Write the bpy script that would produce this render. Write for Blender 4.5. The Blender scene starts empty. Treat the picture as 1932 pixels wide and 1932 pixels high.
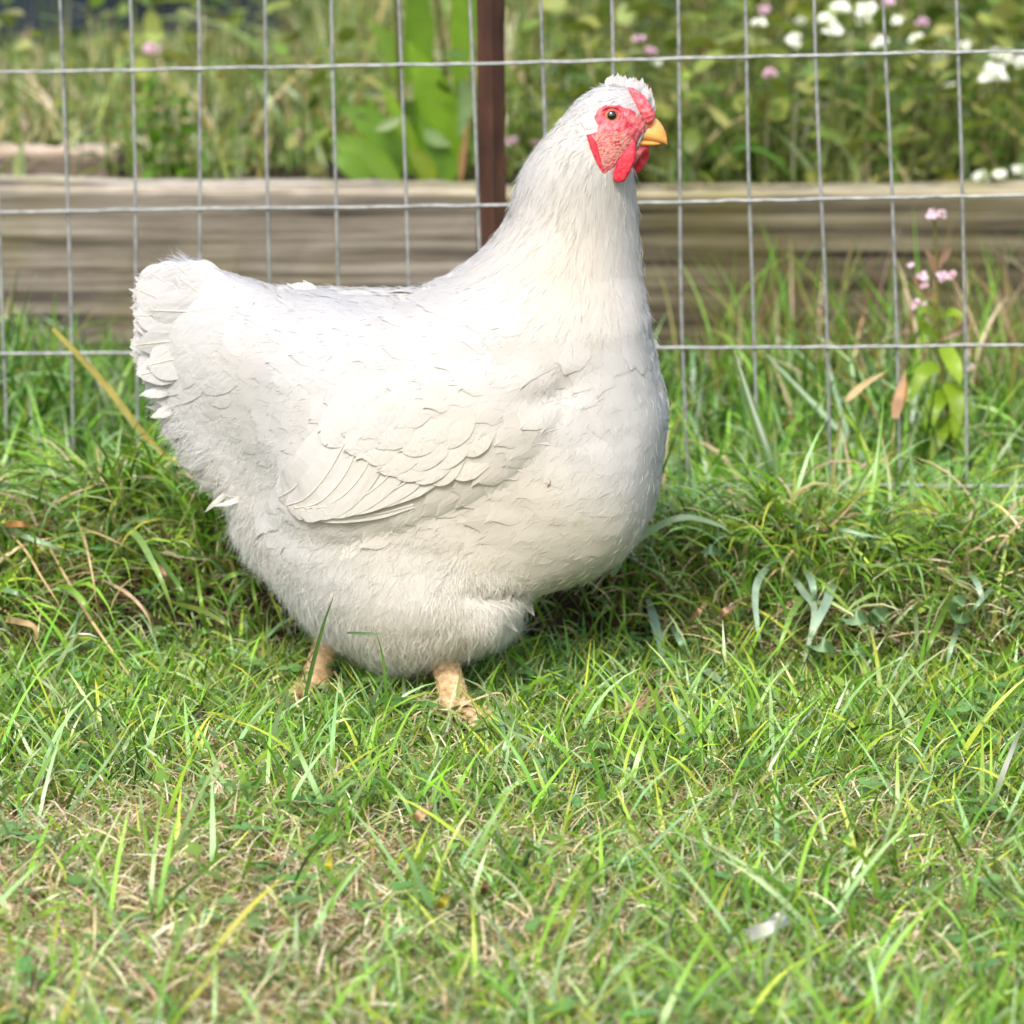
import bpy, math, random
import numpy as np
from mathutils import Vector

# ------------------------------------------------------------------ camera, world, sun, exposure
RNG = np.random.default_rng(7)
random.seed(7)
scene = bpy.context.scene
COL = scene.collection

FPX = 7800.0                 # focal length in units of the 1932-wide frame
CX = 966.0
CAM = np.array([0.0, -2.578, 0.66])
PITCH = math.radians(11.5)
FWD = np.array([0, math.cos(PITCH), -math.sin(PITCH)])
UPV = np.array([0, math.sin(PITCH), math.cos(PITCH)])
RGT = np.array([1.0, 0, 0])

cam_data = bpy.data.cameras.new("camera")
cam_data.sensor_width = 36.0
cam_data.lens = 36.0 * FPX / (2 * CX)
cam_data.clip_start = 0.05
cam_data.clip_end = 500.0
cam = bpy.data.objects.new("camera", cam_data)
cam.location = CAM
cam.rotation_euler = (math.pi / 2 - PITCH, 0, 0)
COL.objects.link(cam)
scene.camera = cam
cam_data.dof.use_dof = True
cam_data.dof.focus_distance = 2.505
cam_data.dof.aperture_fstop = 10.0

SUN_EL, SUN_AZ = 43.0, 193.0          # azimuth measured clockwise from +Y (camera looks along +Y)
world = bpy.data.worlds.new("World")
scene.world = world
world.use_nodes = True
wn = world.node_tree
bg = wn.nodes["Background"]
sky = wn.nodes.new("ShaderNodeTexSky")
sky.sky_type = 'NISHITA'
sky.sun_disc = False
sky.sun_elevation = math.radians(SUN_EL)
sky.sun_rotation = math.radians(SUN_AZ)
wn.links.new(sky.outputs[0], bg.inputs[0])
sky.air_density = 1.0
sky.dust_density = 4.0
sky.ozone_density = 0.4
bg.inputs[1].default_value = 0.15

sun_data = bpy.data.lights.new("sun", 'SUN')
sun_data.energy = 1.5
sun_data.angle = math.radians(12.0)
sun_data.color = (1.0, 0.985, 0.96)
sun = bpy.data.objects.new("sun", sun_data)
el, az = math.radians(SUN_EL), math.radians(SUN_AZ)
SUNDIR = Vector((math.cos(el) * math.sin(az), math.cos(el) * math.cos(az), math.sin(el)))
sun.rotation_euler = (-SUNDIR).to_track_quat('-Z', 'Y').to_euler()
COL.objects.link(sun)

vs = scene.view_settings
vs.view_transform = 'Standard'
vs.look = 'None'
vs.exposure = 0.84
vs.gamma = 1.0
vs.use_curve_mapping = False
scene.cycles.max_bounces = 8
scene.cycles.diffuse_bounces = 6
scene.cycles.transmission_bounces = 6
scene.cycles.use_denoising = True

# ------------------------------------------------------------------ helpers
def P(u, v, y):
    """world point at depth plane y that is seen at (u, v) of the 1932 frame"""
    u = np.asarray(u, float); v = np.asarray(v, float); y = np.asarray(y, float)
    d = FWD * FPX + RGT * (u[..., None] - CX) - UPV * (v[..., None] - CX)
    t = (y - CAM[1]) / d[..., 1]
    return CAM + d * t[..., None]

def smooth(a, b, x):
    t = np.clip((x - a) / (b - a), 0, 1)
    return t * t * (3 - 2 * t)

def bumps(x, y, s, seed=0):
    r = np.random.default_rng(seed)
    o = 0
    for k in range(5):
        a = r.uniform(0, 2 * math.pi); f = s * r.uniform(.6, 1.8); ph = r.uniform(0, 6.28)
        o = o + np.sin((x * math.cos(a) + y * math.sin(a)) * f + ph)
    return o / 5

def hz(x, y):
    """ground height"""
    x = np.asarray(x, float); y = np.asarray(y, float)
    z = 0.004 * bumps(x, y, 22, 1) + 0.008 * bumps(x, y, 7, 2) * smooth(-.1, .4, np.abs(y) + np.abs(x) * .3)
    edge = 0.03 * bumps(x, x * 0 + 3, 14, 3)
    z = z + 0.056 * smooth(.11 + edge, .24 + edge, y) + 0.020 * smooth(.40, .95, y) + .020 * bumps(x, y, 26, 5) * smooth(.1, .2, y) * (1 - smooth(.3, .42, y))
    z = z + 0.110 * smooth(1.02, 1.09, y) * (1 - smooth(2.6, 3.4, y)) + .02 * bumps(x, y, 6, 6) * smooth(1.08, 1.3, y)
    return z

def add_obj(name, me, parent=None, mat=None):
    o = bpy.data.objects.new(name, me)
    COL.objects.link(o)
    if parent is not None:
        o.parent = parent
    if mat is not None and me is not None:
        me.materials.append(mat)
    return o

def tag(o, label=None, cat=None, group=None, kind=None):
    if label: o["label"] = label
    if cat: o["category"] = cat
    if group: o["group"] = group
    if kind: o["kind"] = kind
    return o

def empty(name, loc=(0, 0, 0)):
    o = bpy.data.objects.new(name, None)
    o.location = loc
    o.empty_display_size = .02
    COL.objects.link(o)
    return o

def np_mesh(name, V, F, col=None, uv=None, smooth_shade=True, mids=None):
    """V (n,3); F (m,k) int, or a list of such arrays"""
    Fs = F if isinstance(F, list) else [F]
    me = bpy.data.meshes.new(name)
    V = np.ascontiguousarray(V, np.float32)
    me.vertices.add(len(V)); me.vertices.foreach_set("co", V.ravel())
    loops = np.concatenate([f.ravel() for f in Fs]).astype(np.int32)
    tot = np.concatenate([np.full(len(f), f.shape[1], np.int32) for f in Fs])
    start = np.concatenate([[0], np.cumsum(tot)[:-1]]).astype(np.int32)
    me.loops.add(len(loops)); me.loops.foreach_set("vertex_index", loops)
    me.polygons.add(len(tot)); me.polygons.foreach_set("loop_start", start)
    me.polygons.foreach_set("loop_total", tot)
    if mids is not None:
        me.polygons.foreach_set("material_index", np.asarray(mids, np.int32))
    me.update(calc_edges=True)
    me.polygons.foreach_set("use_smooth", np.full(len(tot), smooth_shade))
    if col is not None:
        a = me.attributes.new("Col", 'FLOAT_COLOR', 'POINT')
        c = np.ones((len(V), 4), np.float32); c[:, :3] = col
        a.data.foreach_set("color", c.ravel())
    if uv is not None:
        l = me.uv_layers.new(name="UVMap")
        l.data.foreach_set("uv", np.ascontiguousarray(uv[loops], np.float32).ravel())
    me.validate()
    return me

class Bag:
    """collects arrays of verts / quads / colours"""
    def __init__(s): s.V = []; s.F = []; s.C = []; s.U = []; s.n = 0
    def add(s, V, F, C=None, U=None):
        s.V.append(V); s.F.append(F + s.n); s.n += len(V)
        s.C.append(np.broadcast_to(np.asarray(C if C is not None else (1, 1, 1), float), (len(V), 3)))
        s.U.append(U if U is not None else np.zeros((len(V), 2)))
    def mesh(s, name, smooth_shade=True):
        return np_mesh(name, np.concatenate(s.V), s.F, np.concatenate(s.C), np.concatenate(s.U), smooth_shade)

def nrm(a):
    return a / np.maximum(np.linalg.norm(a, axis=-1, keepdims=True), 1e-9)

def grid_faces(n, R, K):
    """quads of n separate grids of R rows and K columns"""
    i = np.arange(R - 1)[:, None]; j = np.arange(K - 1)[None, :]
    a = (i * K + j).ravel()
    q = np.stack([a, a + 1, a + K + 1, a + K], 1)
    return (q[None] + (np.arange(n) * R * K)[:, None, None]).reshape(-1, 4)

# ------------------------------------------------------------------ materials
def new_mat(name):
    m = bpy.data.materials.new(name); m.use_nodes = True
    nt = m.node_tree
    for n in list(nt.nodes): nt.nodes.remove(n)
    out = nt.nodes.new("ShaderNodeOutputMaterial")
    return m, nt, out

def nd(nt, typ, **kw):
    n = nt.nodes.new(typ)
    for k, v in kw.items():
        if hasattr(n, k) and not k.startswith("i_"): setattr(n, k, v)
    return n

def leaf_mat(name, color=None, rough=.42, spec=.45, transl=.35, vary=.25, scale=60):
    m, nt, out = new_mat(name)
    L = nt.links
    if color is None:
        src = nd(nt, "ShaderNodeAttribute"); src.attribute_name = "Col"; c = src.outputs["Color"]
    else:
        src = nd(nt, "ShaderNodeRGB"); src.outputs[0].default_value = (*color, 1); c = src.outputs[0]
    geo = nd(nt, "ShaderNodeNewGeometry")
    nz = nd(nt, "ShaderNodeTexNoise"); nz.inputs["Scale"].default_value = scale; nz.inputs["Detail"].default_value = 3
    L.new(geo.outputs["Position"], nz.inputs["Vector"])
    hs = nd(nt, "ShaderNodeHueSaturation")
    mr = nd(nt, "ShaderNodeMapRange"); mr.inputs["From Min"].default_value = .3; mr.inputs["From Max"].default_value = .7
    mr.inputs["To Min"].default_value = 1 - vary; mr.inputs["To Max"].default_value = 1 + vary
    L.new(nz.outputs["Fac"], mr.inputs["Value"]); L.new(mr.outputs[0], hs.inputs["Value"]); L.new(c, hs.inputs["Color"])
    pb = nd(nt, "ShaderNodeBsdfPrincipled")
    pb.inputs["Roughness"].default_value = rough
    pb.inputs["Specular IOR Level"].default_value = spec
    L.new(hs.outputs[0], pb.inputs["Base Color"])
    tr = nd(nt, "ShaderNodeBsdfTranslucent")
    mul = nd(nt, "ShaderNodeMixRGB"); mul.blend_type = 'MULTIPLY'; mul.inputs[0].default_value = 1
    mul.inputs[2].default_value = (1.25, 1.2, .6, 1)
    L.new(hs.outputs[0], mul.inputs[1]); L.new(mul.outputs[0], tr.inputs["Color"])
    mx = nd(nt, "ShaderNodeMixShader"); mx.inputs[0].default_value = transl
    L.new(pb.outputs[0], mx.inputs[1]); L.new(tr.outputs[0], mx.inputs[2]); L.new(mx.outputs[0], out.inputs[0])
    return m

def plumage_mat(name, base=(.83, .80, .74), bump=.25, transl=.18, use_uv=True, cream=.5):
    m, nt, out = new_mat(name)
    L = nt.links
    geo = nd(nt, "ShaderNodeNewGeometry")
    nz = nd(nt, "ShaderNodeTexNoise"); nz.inputs["Scale"].default_value = 14; nz.inputs["Detail"].default_value = 4
    L.new(geo.outputs["Position"], nz.inputs["Vector"])
    at = nd(nt, "ShaderNodeAttribute"); at.attribute_name = "Col"
    cr = nd(nt, "ShaderNodeValToRGB")
    cr.color_ramp.elements[0].position = .35; cr.color_ramp.elements[0].color = (1.0, .97, .88, 1)
    cr.color_ramp.elements[1].position = .65; cr.color_ramp.elements[1].color = (1, 1, 1, 1)
    L.new(nz.outputs["Fac"], cr.inputs[0])
    mu = nd(nt, "ShaderNodeMixRGB"); mu.blend_type = 'MULTIPLY'; mu.inputs[0].default_value = cream
    L.new(at.outputs["Color"], mu.inputs[1]); L.new(cr.outputs[0], mu.inputs[2])
    pb = nd(nt, "ShaderNodeBsdfPrincipled")
    pb.inputs["Roughness"].default_value = .75
    pb.inputs["Specular IOR Level"].default_value = .2
    L.new(mu.outputs[0], pb.inputs["Base Color"])
    if use_uv:
        uv = nd(nt, "ShaderNodeUVMap")
        mp = nd(nt, "ShaderNodeMapping"); mp.inputs["Scale"].default_value = (26, 5, 1)
        L.new(uv.outputs[0], mp.inputs[0])
        n2 = nd(nt, "ShaderNodeTexNoise"); n2.inputs["Scale"].default_value = 1.0; n2.inputs["Detail"].default_value = 4
        L.new(mp.outputs[0], n2.inputs["Vector"])
        h = n2.outputs["Fac"]
    else:
        n2 = nd(nt, "ShaderNodeTexNoise"); n2.inputs["Scale"].default_value = 350; n2.inputs["Detail"].default_value = 3
        L.new(geo.outputs["Position"], n2.inputs["Vector"]); h = n2.outputs["Fac"]
    bp = nd(nt, "ShaderNodeBump"); bp.inputs["Strength"].default_value = bump; bp.inputs["Distance"].default_value = .001
    L.new(h, bp.inputs["Height"]); L.new(bp.outputs[0], pb.inputs["Normal"])
    tr = nd(nt, "ShaderNodeBsdfTranslucent"); L.new(mu.outputs[0], tr.inputs["Color"])
    mx = nd(nt, "ShaderNodeMixShader"); mx.inputs[0].default_value = transl
    L.new(pb.outputs[0], mx.inputs[1]); L.new(tr.outputs[0], mx.inputs[2]); L.new(mx.outputs[0], out.inputs[0])
    return m

def solid_mat(name, c1, c2, scale=30, rough=.6, spec=.4, bump=.3, bdist=.002, detail=5, stretch=(1, 1, 1), sss=0, metallic=0, lo=.35, hi=.65):
    m, nt, out = new_mat(name)
    L = nt.links
    geo = nd(nt, "ShaderNodeNewGeometry")
    mp = nd(nt, "ShaderNodeMapping"); mp.inputs["Scale"].default_value = stretch
    L.new(geo.outputs["Position"], mp.inputs[0])
    nz = nd(nt, "ShaderNodeTexNoise"); nz.inputs["Scale"].default_value = scale; nz.inputs["Detail"].default_value = detail
    L.new(mp.outputs[0], nz.inputs["Vector"])
    cr = nd(nt, "ShaderNodeValToRGB")
    cr.color_ramp.elements[0].position = lo; cr.color_ramp.elements[0].color = (*c1, 1)
    cr.color_ramp.elements[1].position = hi; cr.color_ramp.elements[1].color = (*c2, 1)
    L.new(nz.outputs["Fac"], cr.inputs[0])
    pb = nd(nt, "ShaderNodeBsdfPrincipled")
    pb.inputs["Roughness"].default_value = rough; pb.inputs["Specular IOR Level"].default_value = spec
    pb.inputs["Metallic"].default_value = metallic
    if sss:
        pb.inputs["Subsurface Weight"].default_value = sss
        pb.inputs["Subsurface Radius"].default_value = (.006, .0015, .001)
        pb.inputs["Subsurface Scale"].default_value = 1.0
    L.new(cr.outputs[0], pb.inputs["Base Color"])
    bp = nd(nt, "ShaderNodeBump"); bp.inputs["Strength"].default_value = bump; bp.inputs["Distance"].default_value = bdist
    L.new(nz.outputs["Fac"], bp.inputs["Height"]); L.new(bp.outputs[0], pb.inputs["Normal"])
    L.new(pb.outputs[0], out.inputs[0])
    return m

M_grass = leaf_mat("grass_blades", vary=.2, scale=45, rough=.33, spec=.55, transl=.25)
M_leaf = leaf_mat("leaves", rough=.4, transl=.4, vary=.2, scale=40)
M_straw = leaf_mat("dry_straw", rough=.6, spec=.25, transl=.2, vary=.25, scale=80)
M_petal = leaf_mat("petals", rough=.7, spec=.2, transl=.3, vary=.1)
M_soil = solid_mat("soil", (.018, .013, .008), (.055, .04, .024), scale=60, rough=.95, spec=.1, bump=.8, bdist=.01)
M_feather = plumage_mat("plumage", bump=.12, transl=.22)
M_tail = plumage_mat("tail_feathers", transl=.3, cream=.2)
M_body = plumage_mat("plumage_under", use_uv=False, bump=.4, transl=0)
M_fluff = plumage_mat("down_fluff", use_uv=False, bump=0, transl=.5)
M_skin = solid_mat("red_skin", (.44, .025, .05), (.70, .22, .23), scale=190, rough=.5, spec=.35, bump=.5, bdist=.0010, sss=.25)
M_comb = solid_mat("comb_skin", (.62, .06, .09), (.76, .20, .22), scale=380, rough=.6, spec=.3, bump=.9, bdist=.0016, sss=.2)
M_wattle = solid_mat("wattle_skin", (.56, .016, .04), (.68, .06, .085), scale=330, rough=.58, spec=.3, bump=.8, bdist=.0014, sss=.2)
M_lobe = solid_mat("earlobe_skin", (.62, .57, .53), (.70, .66, .63), scale=300, rough=.6, bump=.4, bdist=.0008, sss=.2)
M_beak = solid_mat("beak_horn", (.74, .30, .055), (.84, .46, .15), scale=70, rough=.38, spec=.5, bump=.15, bdist=.0006, stretch=(1, 1, 3), sss=.1)
M_leg = solid_mat("leg_scales", (.36, .23, .11), (.66, .49, .29), scale=210, rough=.65, spec=.25, bump=1.0, bdist=.0016, stretch=(1, 1, 1.8))
M_claw = solid_mat("claw_horn", (.32, .24, .16), (.5, .4, .28), scale=200, rough=.5, bump=.2)
M_pupil = solid_mat("pupil", (.008, .006, .005), (.012, .009, .008), rough=.06, spec=.7, bump=0)
M_iris = solid_mat("iris", (.30, .12, .03), (.48, .24, .07), scale=900, rough=.1, spec=.6, bump=0)
M_wire = solid_mat("galvanised_wire", (.21, .23, .235), (.37, .385, .385), scale=120, rough=.45, spec=.5, bump=.2, bdist=.0004, metallic=.35)
M_post = solid_mat("rusty_post", (.026, .013, .009), (.095, .042, .026), scale=38, rough=.75, spec=.3, bump=.3, bdist=.001, stretch=(1, 1, .35))
M_mound = solid_mat("dark_blue_grey", (.006, .010, .016), (.020, .028, .040), scale=6, rough=.9, spec=.08, bump=.4, bdist=.02)

def wood_mat():
    m, nt, out = new_mat("weathered_timber")
    L = nt.links
    geo = nd(nt, "ShaderNodeNewGeometry")
    mp = nd(nt, "ShaderNodeMapping"); mp.inputs["Scale"].default_value = (1.6, 14, 75)
    L.new(geo.outputs["Position"], mp.inputs[0])
    n1 = nd(nt, "ShaderNodeTexNoise"); n1.inputs["Scale"].default_value = 1.6; n1.inputs["Detail"].default_value = 8; n1.inputs["Roughness"].default_value = .7
    L.new(mp.outputs[0], n1.inputs["Vector"])
    cr = nd(nt, "ShaderNodeValToRGB")
    e = cr.color_ramp.elements
    e[0].position = .38; e[0].color = (.050, .044, .036, 1)
    e[1].position = .64; e[1].color = (.42, .385, .325, 1)
    x = e.new(.5); x.color = (.215, .19, .15, 1)
    L.new(n1.outputs["Fac"], cr.inputs[0])
    n2 = nd(nt, "ShaderNodeTexNoise"); n2.inputs["Scale"].default_value = 7; n2.inputs["Detail"].default_value = 5
    L.new(geo.outputs["Position"], n2.inputs["Vector"])
    r2 = nd(nt, "ShaderNodeValToRGB"); r2.color_ramp.elements[0].position = .48; r2.color_ramp.elements[1].position = .68
    L.new(n2.outputs["Fac"], r2.inputs[0])
    mx = nd(nt, "ShaderNodeMixRGB"); mx.inputs[2].default_value = (.20, .185, .06, 1)
    mm = nd(nt, "ShaderNodeMath"); mm.operation = 'MULTIPLY'; mm.inputs[1].default_value = .65
    L.new(r2.outputs[0], mm.inputs[0]); L.new(mm.outputs[0], mx.inputs[0]); L.new(cr.outputs[0], mx.inputs[1])
    mpc = nd(nt, "ShaderNodeMapping"); mpc.inputs["Scale"].default_value = (2.5, 30, 170)
    L.new(geo.outputs["Position"], mpc.inputs[0])
    nc = nd(nt, "ShaderNodeTexNoise"); nc.inputs["Scale"].default_value = 1.0; nc.inputs["Detail"].default_value = 4; nc.inputs["Distortion"].default_value = .6
    L.new(mpc.outputs[0], nc.inputs["Vector"])
    rc = nd(nt, "ShaderNodeValToRGB"); rc.color_ramp.elements[0].position = .30; rc.color_ramp.elements[0].color = (.18, .15, .12, 1); rc.color_ramp.elements[1].position = .40
    L.new(nc.outputs["Fac"], rc.inputs[0])
    mc = nd(nt, "ShaderNodeMixRGB"); mc.blend_type = 'MULTIPLY'; mc.inputs[0].default_value = .9
    L.new(mx.outputs[0], mc.inputs[1]); L.new(rc.outputs[0], mc.inputs[2])
    mx = mc
    at = nd(nt, "ShaderNodeAttribute"); at.attribute_name = "Col"
    m3 = nd(nt, "ShaderNodeMixRGB"); m3.blend_type = 'MULTIPLY'; m3.inputs[0].default_value = 1
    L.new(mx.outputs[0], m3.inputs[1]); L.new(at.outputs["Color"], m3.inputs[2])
    pb = nd(nt, "ShaderNodeBsdfPrincipled"); pb.inputs["Roughness"].default_value = .85; pb.inputs["Specular IOR Level"].default_value = .2
    L.new(m3.outputs[0], pb.inputs["Base Color"])
    bp = nd(nt, "ShaderNodeBump"); bp.inputs["Strength"].default_value = .7; bp.inputs["Distance"].default_value = .004
    L.new(n1.outputs["Fac"], bp.inputs["Height"]); L.new(bp.outputs[0], pb.inputs["Normal"])
    L.new(pb.outputs[0], out.inputs[0])
    return m
M_wood = wood_mat()

# ------------------------------------------------------------------ generic geometry generators
def blades(n, base, length, width, az, a0, a1, twist, colr, S=4, tipcol=None, fold=True, wprof=None):
    """n curved grass blades; angles are from the vertical at root and tip"""
    t = np.linspace(0, 1, S + 1)
    ang = a0[:, None] + (a1 - a0)[:, None] * t[None] ** 1.3
    ang = .5 * (ang[:, 1:] + ang[:, :-1])
    h = np.stack([np.cos(az), np.sin(az), 0 * az], 1)
    step = (length / S)[:, None, None] * (np.sin(ang)[..., None] * h[:, None] + np.cos(ang)[..., None] * np.array([0, 0, 1.0]))
    pts = np.concatenate([base[:, None], base[:, None] + np.cumsum(step, 1)], 1)
    tang = nrm(np.gradient(pts, axis=1))
    perp = np.stack([-np.sin(az), np.cos(az), 0 * az], 1)[:, None]
    nor = np.cross(tang, np.broadcast_to(perp, tang.shape))
    tw = (twist[:, None] * t[None])[..., None] + (twist * .3)[:, None, None]
    side = np.cos(tw) * perp + np.sin(tw) * nor
    if wprof is None:
        wprof = np.clip(1.15 * (1 - t ** 2.2) * (.65 + .7 * np.minimum(t * 3, .5)), .03, 1)
    w = (width[:, None] * wprof[None])[..., None] * .5
    V = np.stack([pts - side * w, pts + side * w], 2)          # n, S+1, 2, 3
    F = grid_faces(n, S + 1, 2)
    C = np.broadcast_to(colr[:, None, None, :], (n, S + 1, 2, 3))
    if tipcol is not None:
        k = (t ** 3)[None, :, None, None]
        C = C * (1 - k) + tipcol[:, None, None, :] * k
    return V.reshape(-1, 3), F, C.reshape(-1, 3)

def mixcols(n, cols, wts, jit=.18):
    cols = np.array(cols); wts = np.array(wts, float); wts /= wts.sum()
    c = cols[RNG.choice(len(cols), n, p=wts)]
    return np.clip(c * (1 + RNG.normal(0, jit, (n, 1))) * (1 + RNG.normal(0, jit * .4, (n, 3))), .004, .95)

G_FRESH = (.215, .43, .045); G_MID = (.12, .27, .03); G_BLUE = (.29, .47, .21); G_YEL = (.38, .50, .065); G_DARK = (.045, .105, .018)
S_TAN = (.60, .49, .31); S_PALE = (.80, .72, .53); S_BROWN = (.17, .105, .055)

def catmull(pts, n):
    pts = np.asarray(pts, float)
    p = np.concatenate([2 * pts[:1] - pts[1:2], pts, 2 * pts[-1:] - pts[-2:-1]])
    k = len(pts) - 1
    tt = np.linspace(0, k, n); i = np.minimum(tt.astype(int), k - 1); f = (tt - i)[:, None]
    a, b, c, d = p[i], p[i + 1], p[i + 2], p[i + 3]
    return .5 * (2 * b + (c - a) * f + (2 * a - 5 * b + 4 * c - d) * f ** 2 + (3 * b - a - 3 * c + d) * f ** 3)

def ribbon(pts, width, prof=None, n=14, fold=.25, face=None, twist=0.0):
    """leaf or blade along a 3-D path, V-folded, two-sided thickness left to the material"""
    c = catmull(pts, n)
    tg = nrm(np.gradient(c, axis=0))
    face = np.array([0, -1, .35]) if face is None else np.asarray(face, float)
    side = nrm(np.cross(tg, np.broadcast_to(nrm(face), tg.shape)))
    nor = np.cross(side, tg)
    t = np.linspace(0, 1, n)
    if twist:
        a = (twist * (t - .3))[:, None]
        side, nor = np.cos(a) * side + np.sin(a) * nor, np.cos(a) * nor - np.sin(a) * side
    w = prof(t) if prof else np.clip((1 - t ** 2.4) * (.6 + .8 * np.minimum(2 * t, .5)), .03, 1)
    w = (w * width * .5)[:, None]
    V = np.stack([c - side * w + nor * w * fold, c, c + side * w + nor * w * fold], 1).reshape(-1, 3)
    return V, grid_faces(1, n, 3)

lanceolate = lambda t: np.clip(np.sin(np.pi * np.clip(t, 0, 1) ** .85) ** .8, .06, 1)
ovate = lambda t: np.clip(np.sin(np.pi * t ** .62) ** .75, .05, 1)

def tube(pts, rad, sides=6, n=None, closed=True):
    c = catmull(pts, n) if n else np.asarray(pts, float)
    m = len(c)
    rad = np.interp(np.linspace(0, 1, m), np.linspace(0, 1, np.size(rad)), np.atleast_1d(rad)) if np.size(rad) > 1 else np.full(m, float(rad))
    tg = nrm(np.gradient(c, axis=0))
    ref = np.array([0, 1.0, 0]) if abs(tg[0][1]) < .8 else np.array([1.0, 0, 0])
    s = nrm(np.cross(tg, np.broadcast_to(ref, tg.shape))); b = np.cross(s, tg)
    a = np.linspace(0, 2 * np.pi, sides, endpoint=False)
    V = c[:, None] + rad[:, None, None] * (np.cos(a)[None, :, None] * s[:, None] + np.sin(a)[None, :, None] * b[:, None])
    i = np.arange(m - 1)[:, None]; j = np.arange(sides)[None]
    q = np.stack([i * sides + j, i * sides + (j + 1) % sides, (i + 1) * sides + (j + 1) % sides, (i + 1) * sides + j], -1).reshape(-1, 4)
    return V.reshape(-1, 3), q

def part(name, V, F, mat, parent, C=(1, 1, 1), U=None, smooth_shade=True):
    b = Bag(); b.add(V, F, C, U)
    me = b.mesh(name, smooth_shade)
    return add_obj(name, me, parent, mat)

# implicit shapes -------------------------------------------------
def seg_dist(X, Z, poly):
    d = np.full(X.shape, 1e9)
    for a, b in zip(poly, np.roll(poly, -1, 0)):
        e = b - a; L2 = max((e @ e), 1e-12)
        t = np.clip(((X - a[0]) * e[0] + (Z - a[1]) * e[1]) / L2, 0, 1)
        d = np.minimum(d, np.hypot(X - a[0] - t * e[0], Z - a[1] - t * e[1]))
    return d

def inside(X, Z, poly):
    r = np.zeros(X.shape, bool)
    for a, b in zip(poly, np.roll(poly, -1, 0)):
        c = (a[1] > Z) != (b[1] > Z)
        xi = a[0] + (Z - a[1]) / (b[1] - a[1] + 1e-15) * (b[0] - a[0])
        r ^= c & (X < xi)
    return r

def signed(X, Z, poly):
    d = seg_dist(X, Z, poly)
    return np.where(inside(X, Z, poly), d, -d)

def poisson(mask, h, iters=(260, 200, 160, 120)):
    """solve laplace(u) = -2 inside the mask, u = 0 outside, coarse to fine"""
    u = None
    for lev, it in zip((8, 4, 2, 1), iters):
        m = mask[::lev, ::lev]
        if u is None: u = np.zeros(m.shape)
        else:
            u = np.repeat(np.repeat(u, 2, 0), 2, 1)[:m.shape[0], :m.shape[1]]
            if u.shape != m.shape: u = np.pad(u, [(0, m.shape[0] - u.shape[0]), (0, m.shape[1] - u.shape[1])], mode='edge')
        hh = (h * lev) ** 2
        for _ in range(it):
            p = np.pad(u, 1)
            u = np.where(m, .25 * (p[2:, 1:-1] + p[:-2, 1:-1] + p[1:-1, 2:] + p[1:-1, :-2] + 2 * hh), 0)
    return u

def surface_nets(f, org, h):
    """quads of the zero level of f (positive inside) on a regular grid"""
    s = f > 0
    nx, ny, nz = f.shape
    cs = np.zeros((nx - 1, ny - 1, nz - 1), np.int8)
    for i in (0, 1):
        for j in (0, 1):
            for k in (0, 1):
                cs += s[i:nx - 1 + i, j:ny - 1 + j, k:nz - 1 + k]
    act = (cs > 0) & (cs < 8)
    idx = -np.ones(act.shape, np.int64); ids = np.argwhere(act); idx[act] = np.arange(len(ids))
    acc = np.zeros((len(ids), 3)); cnt = np.zeros(len(ids))
    corners = [(i, j, k) for i in (0, 1) for j in (0, 1) for k in (0, 1)]
    for a in corners:
        for ax in range(3):
            if a[ax]: continue
            b = list(a); b[ax] = 1
            fa = f[ids[:, 0] + a[0], ids[:, 1] + a[1], ids[:, 2] + a[2]]
            fb = f[ids[:, 0] + b[0], ids[:, 1] + b[1], ids[:, 2] + b[2]]
            c = (fa > 0) != (fb > 0)
            t = np.where(c, fa / np.where(c, fa - fb, 1), 0)
            p = np.tile(np.array(a, float), (len(ids), 1)); p[:, ax] += t
            acc += p * c[:, None]; cnt += c
    V = org + (ids + acc / cnt[:, None]) * h
    Q = []
    for ax in range(3):
        o1, o2 = [(1, 2), (2, 0), (0, 1)][ax]
        sl0 = [slice(1, n - 1) for n in f.shape]; sl1 = [slice(1, n - 1) for n in f.shape]
        sl0[ax] = slice(0, f.shape[ax] - 1); sl1[ax] = slice(1, f.shape[ax])
        a = s[tuple(sl0)]; b = s[tuple(sl1)]
        e = np.argwhere(a != b)
        flip = a[tuple(e.T)]
        base = e.copy()
        for q in range(3):
            if q != ax: base[:, q] += 1
        def cell(d1, d2):
            c = base.copy(); c[:, o1] += d1; c[:, o2] += d2
            return idx[c[:, 0], c[:, 1], c[:, 2]]
        q = np.stack([cell(-1, -1), cell(0, -1), cell(0, 0), cell(-1, 0)], 1)
        q[~flip] = q[~flip][:, ::-1]
        Q.append(q)
    return V, np.concatenate(Q)

def bil(G, x, z, ox, oz, h):
    i = np.clip((x - ox) / h, 0, G.shape[0] - 1.001); j = np.clip((z - oz) / h, 0, G.shape[1] - 1.001)
    a = i.astype(int); b = j.astype(int); fi = i - a; fj = j - b
    return (G[a, b] * (1 - fi) * (1 - fj) + G[a + 1, b] * fi * (1 - fj) + G[a, b + 1] * (1 - fi) * fj + G[a + 1, b + 1] * fi * fj)

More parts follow.
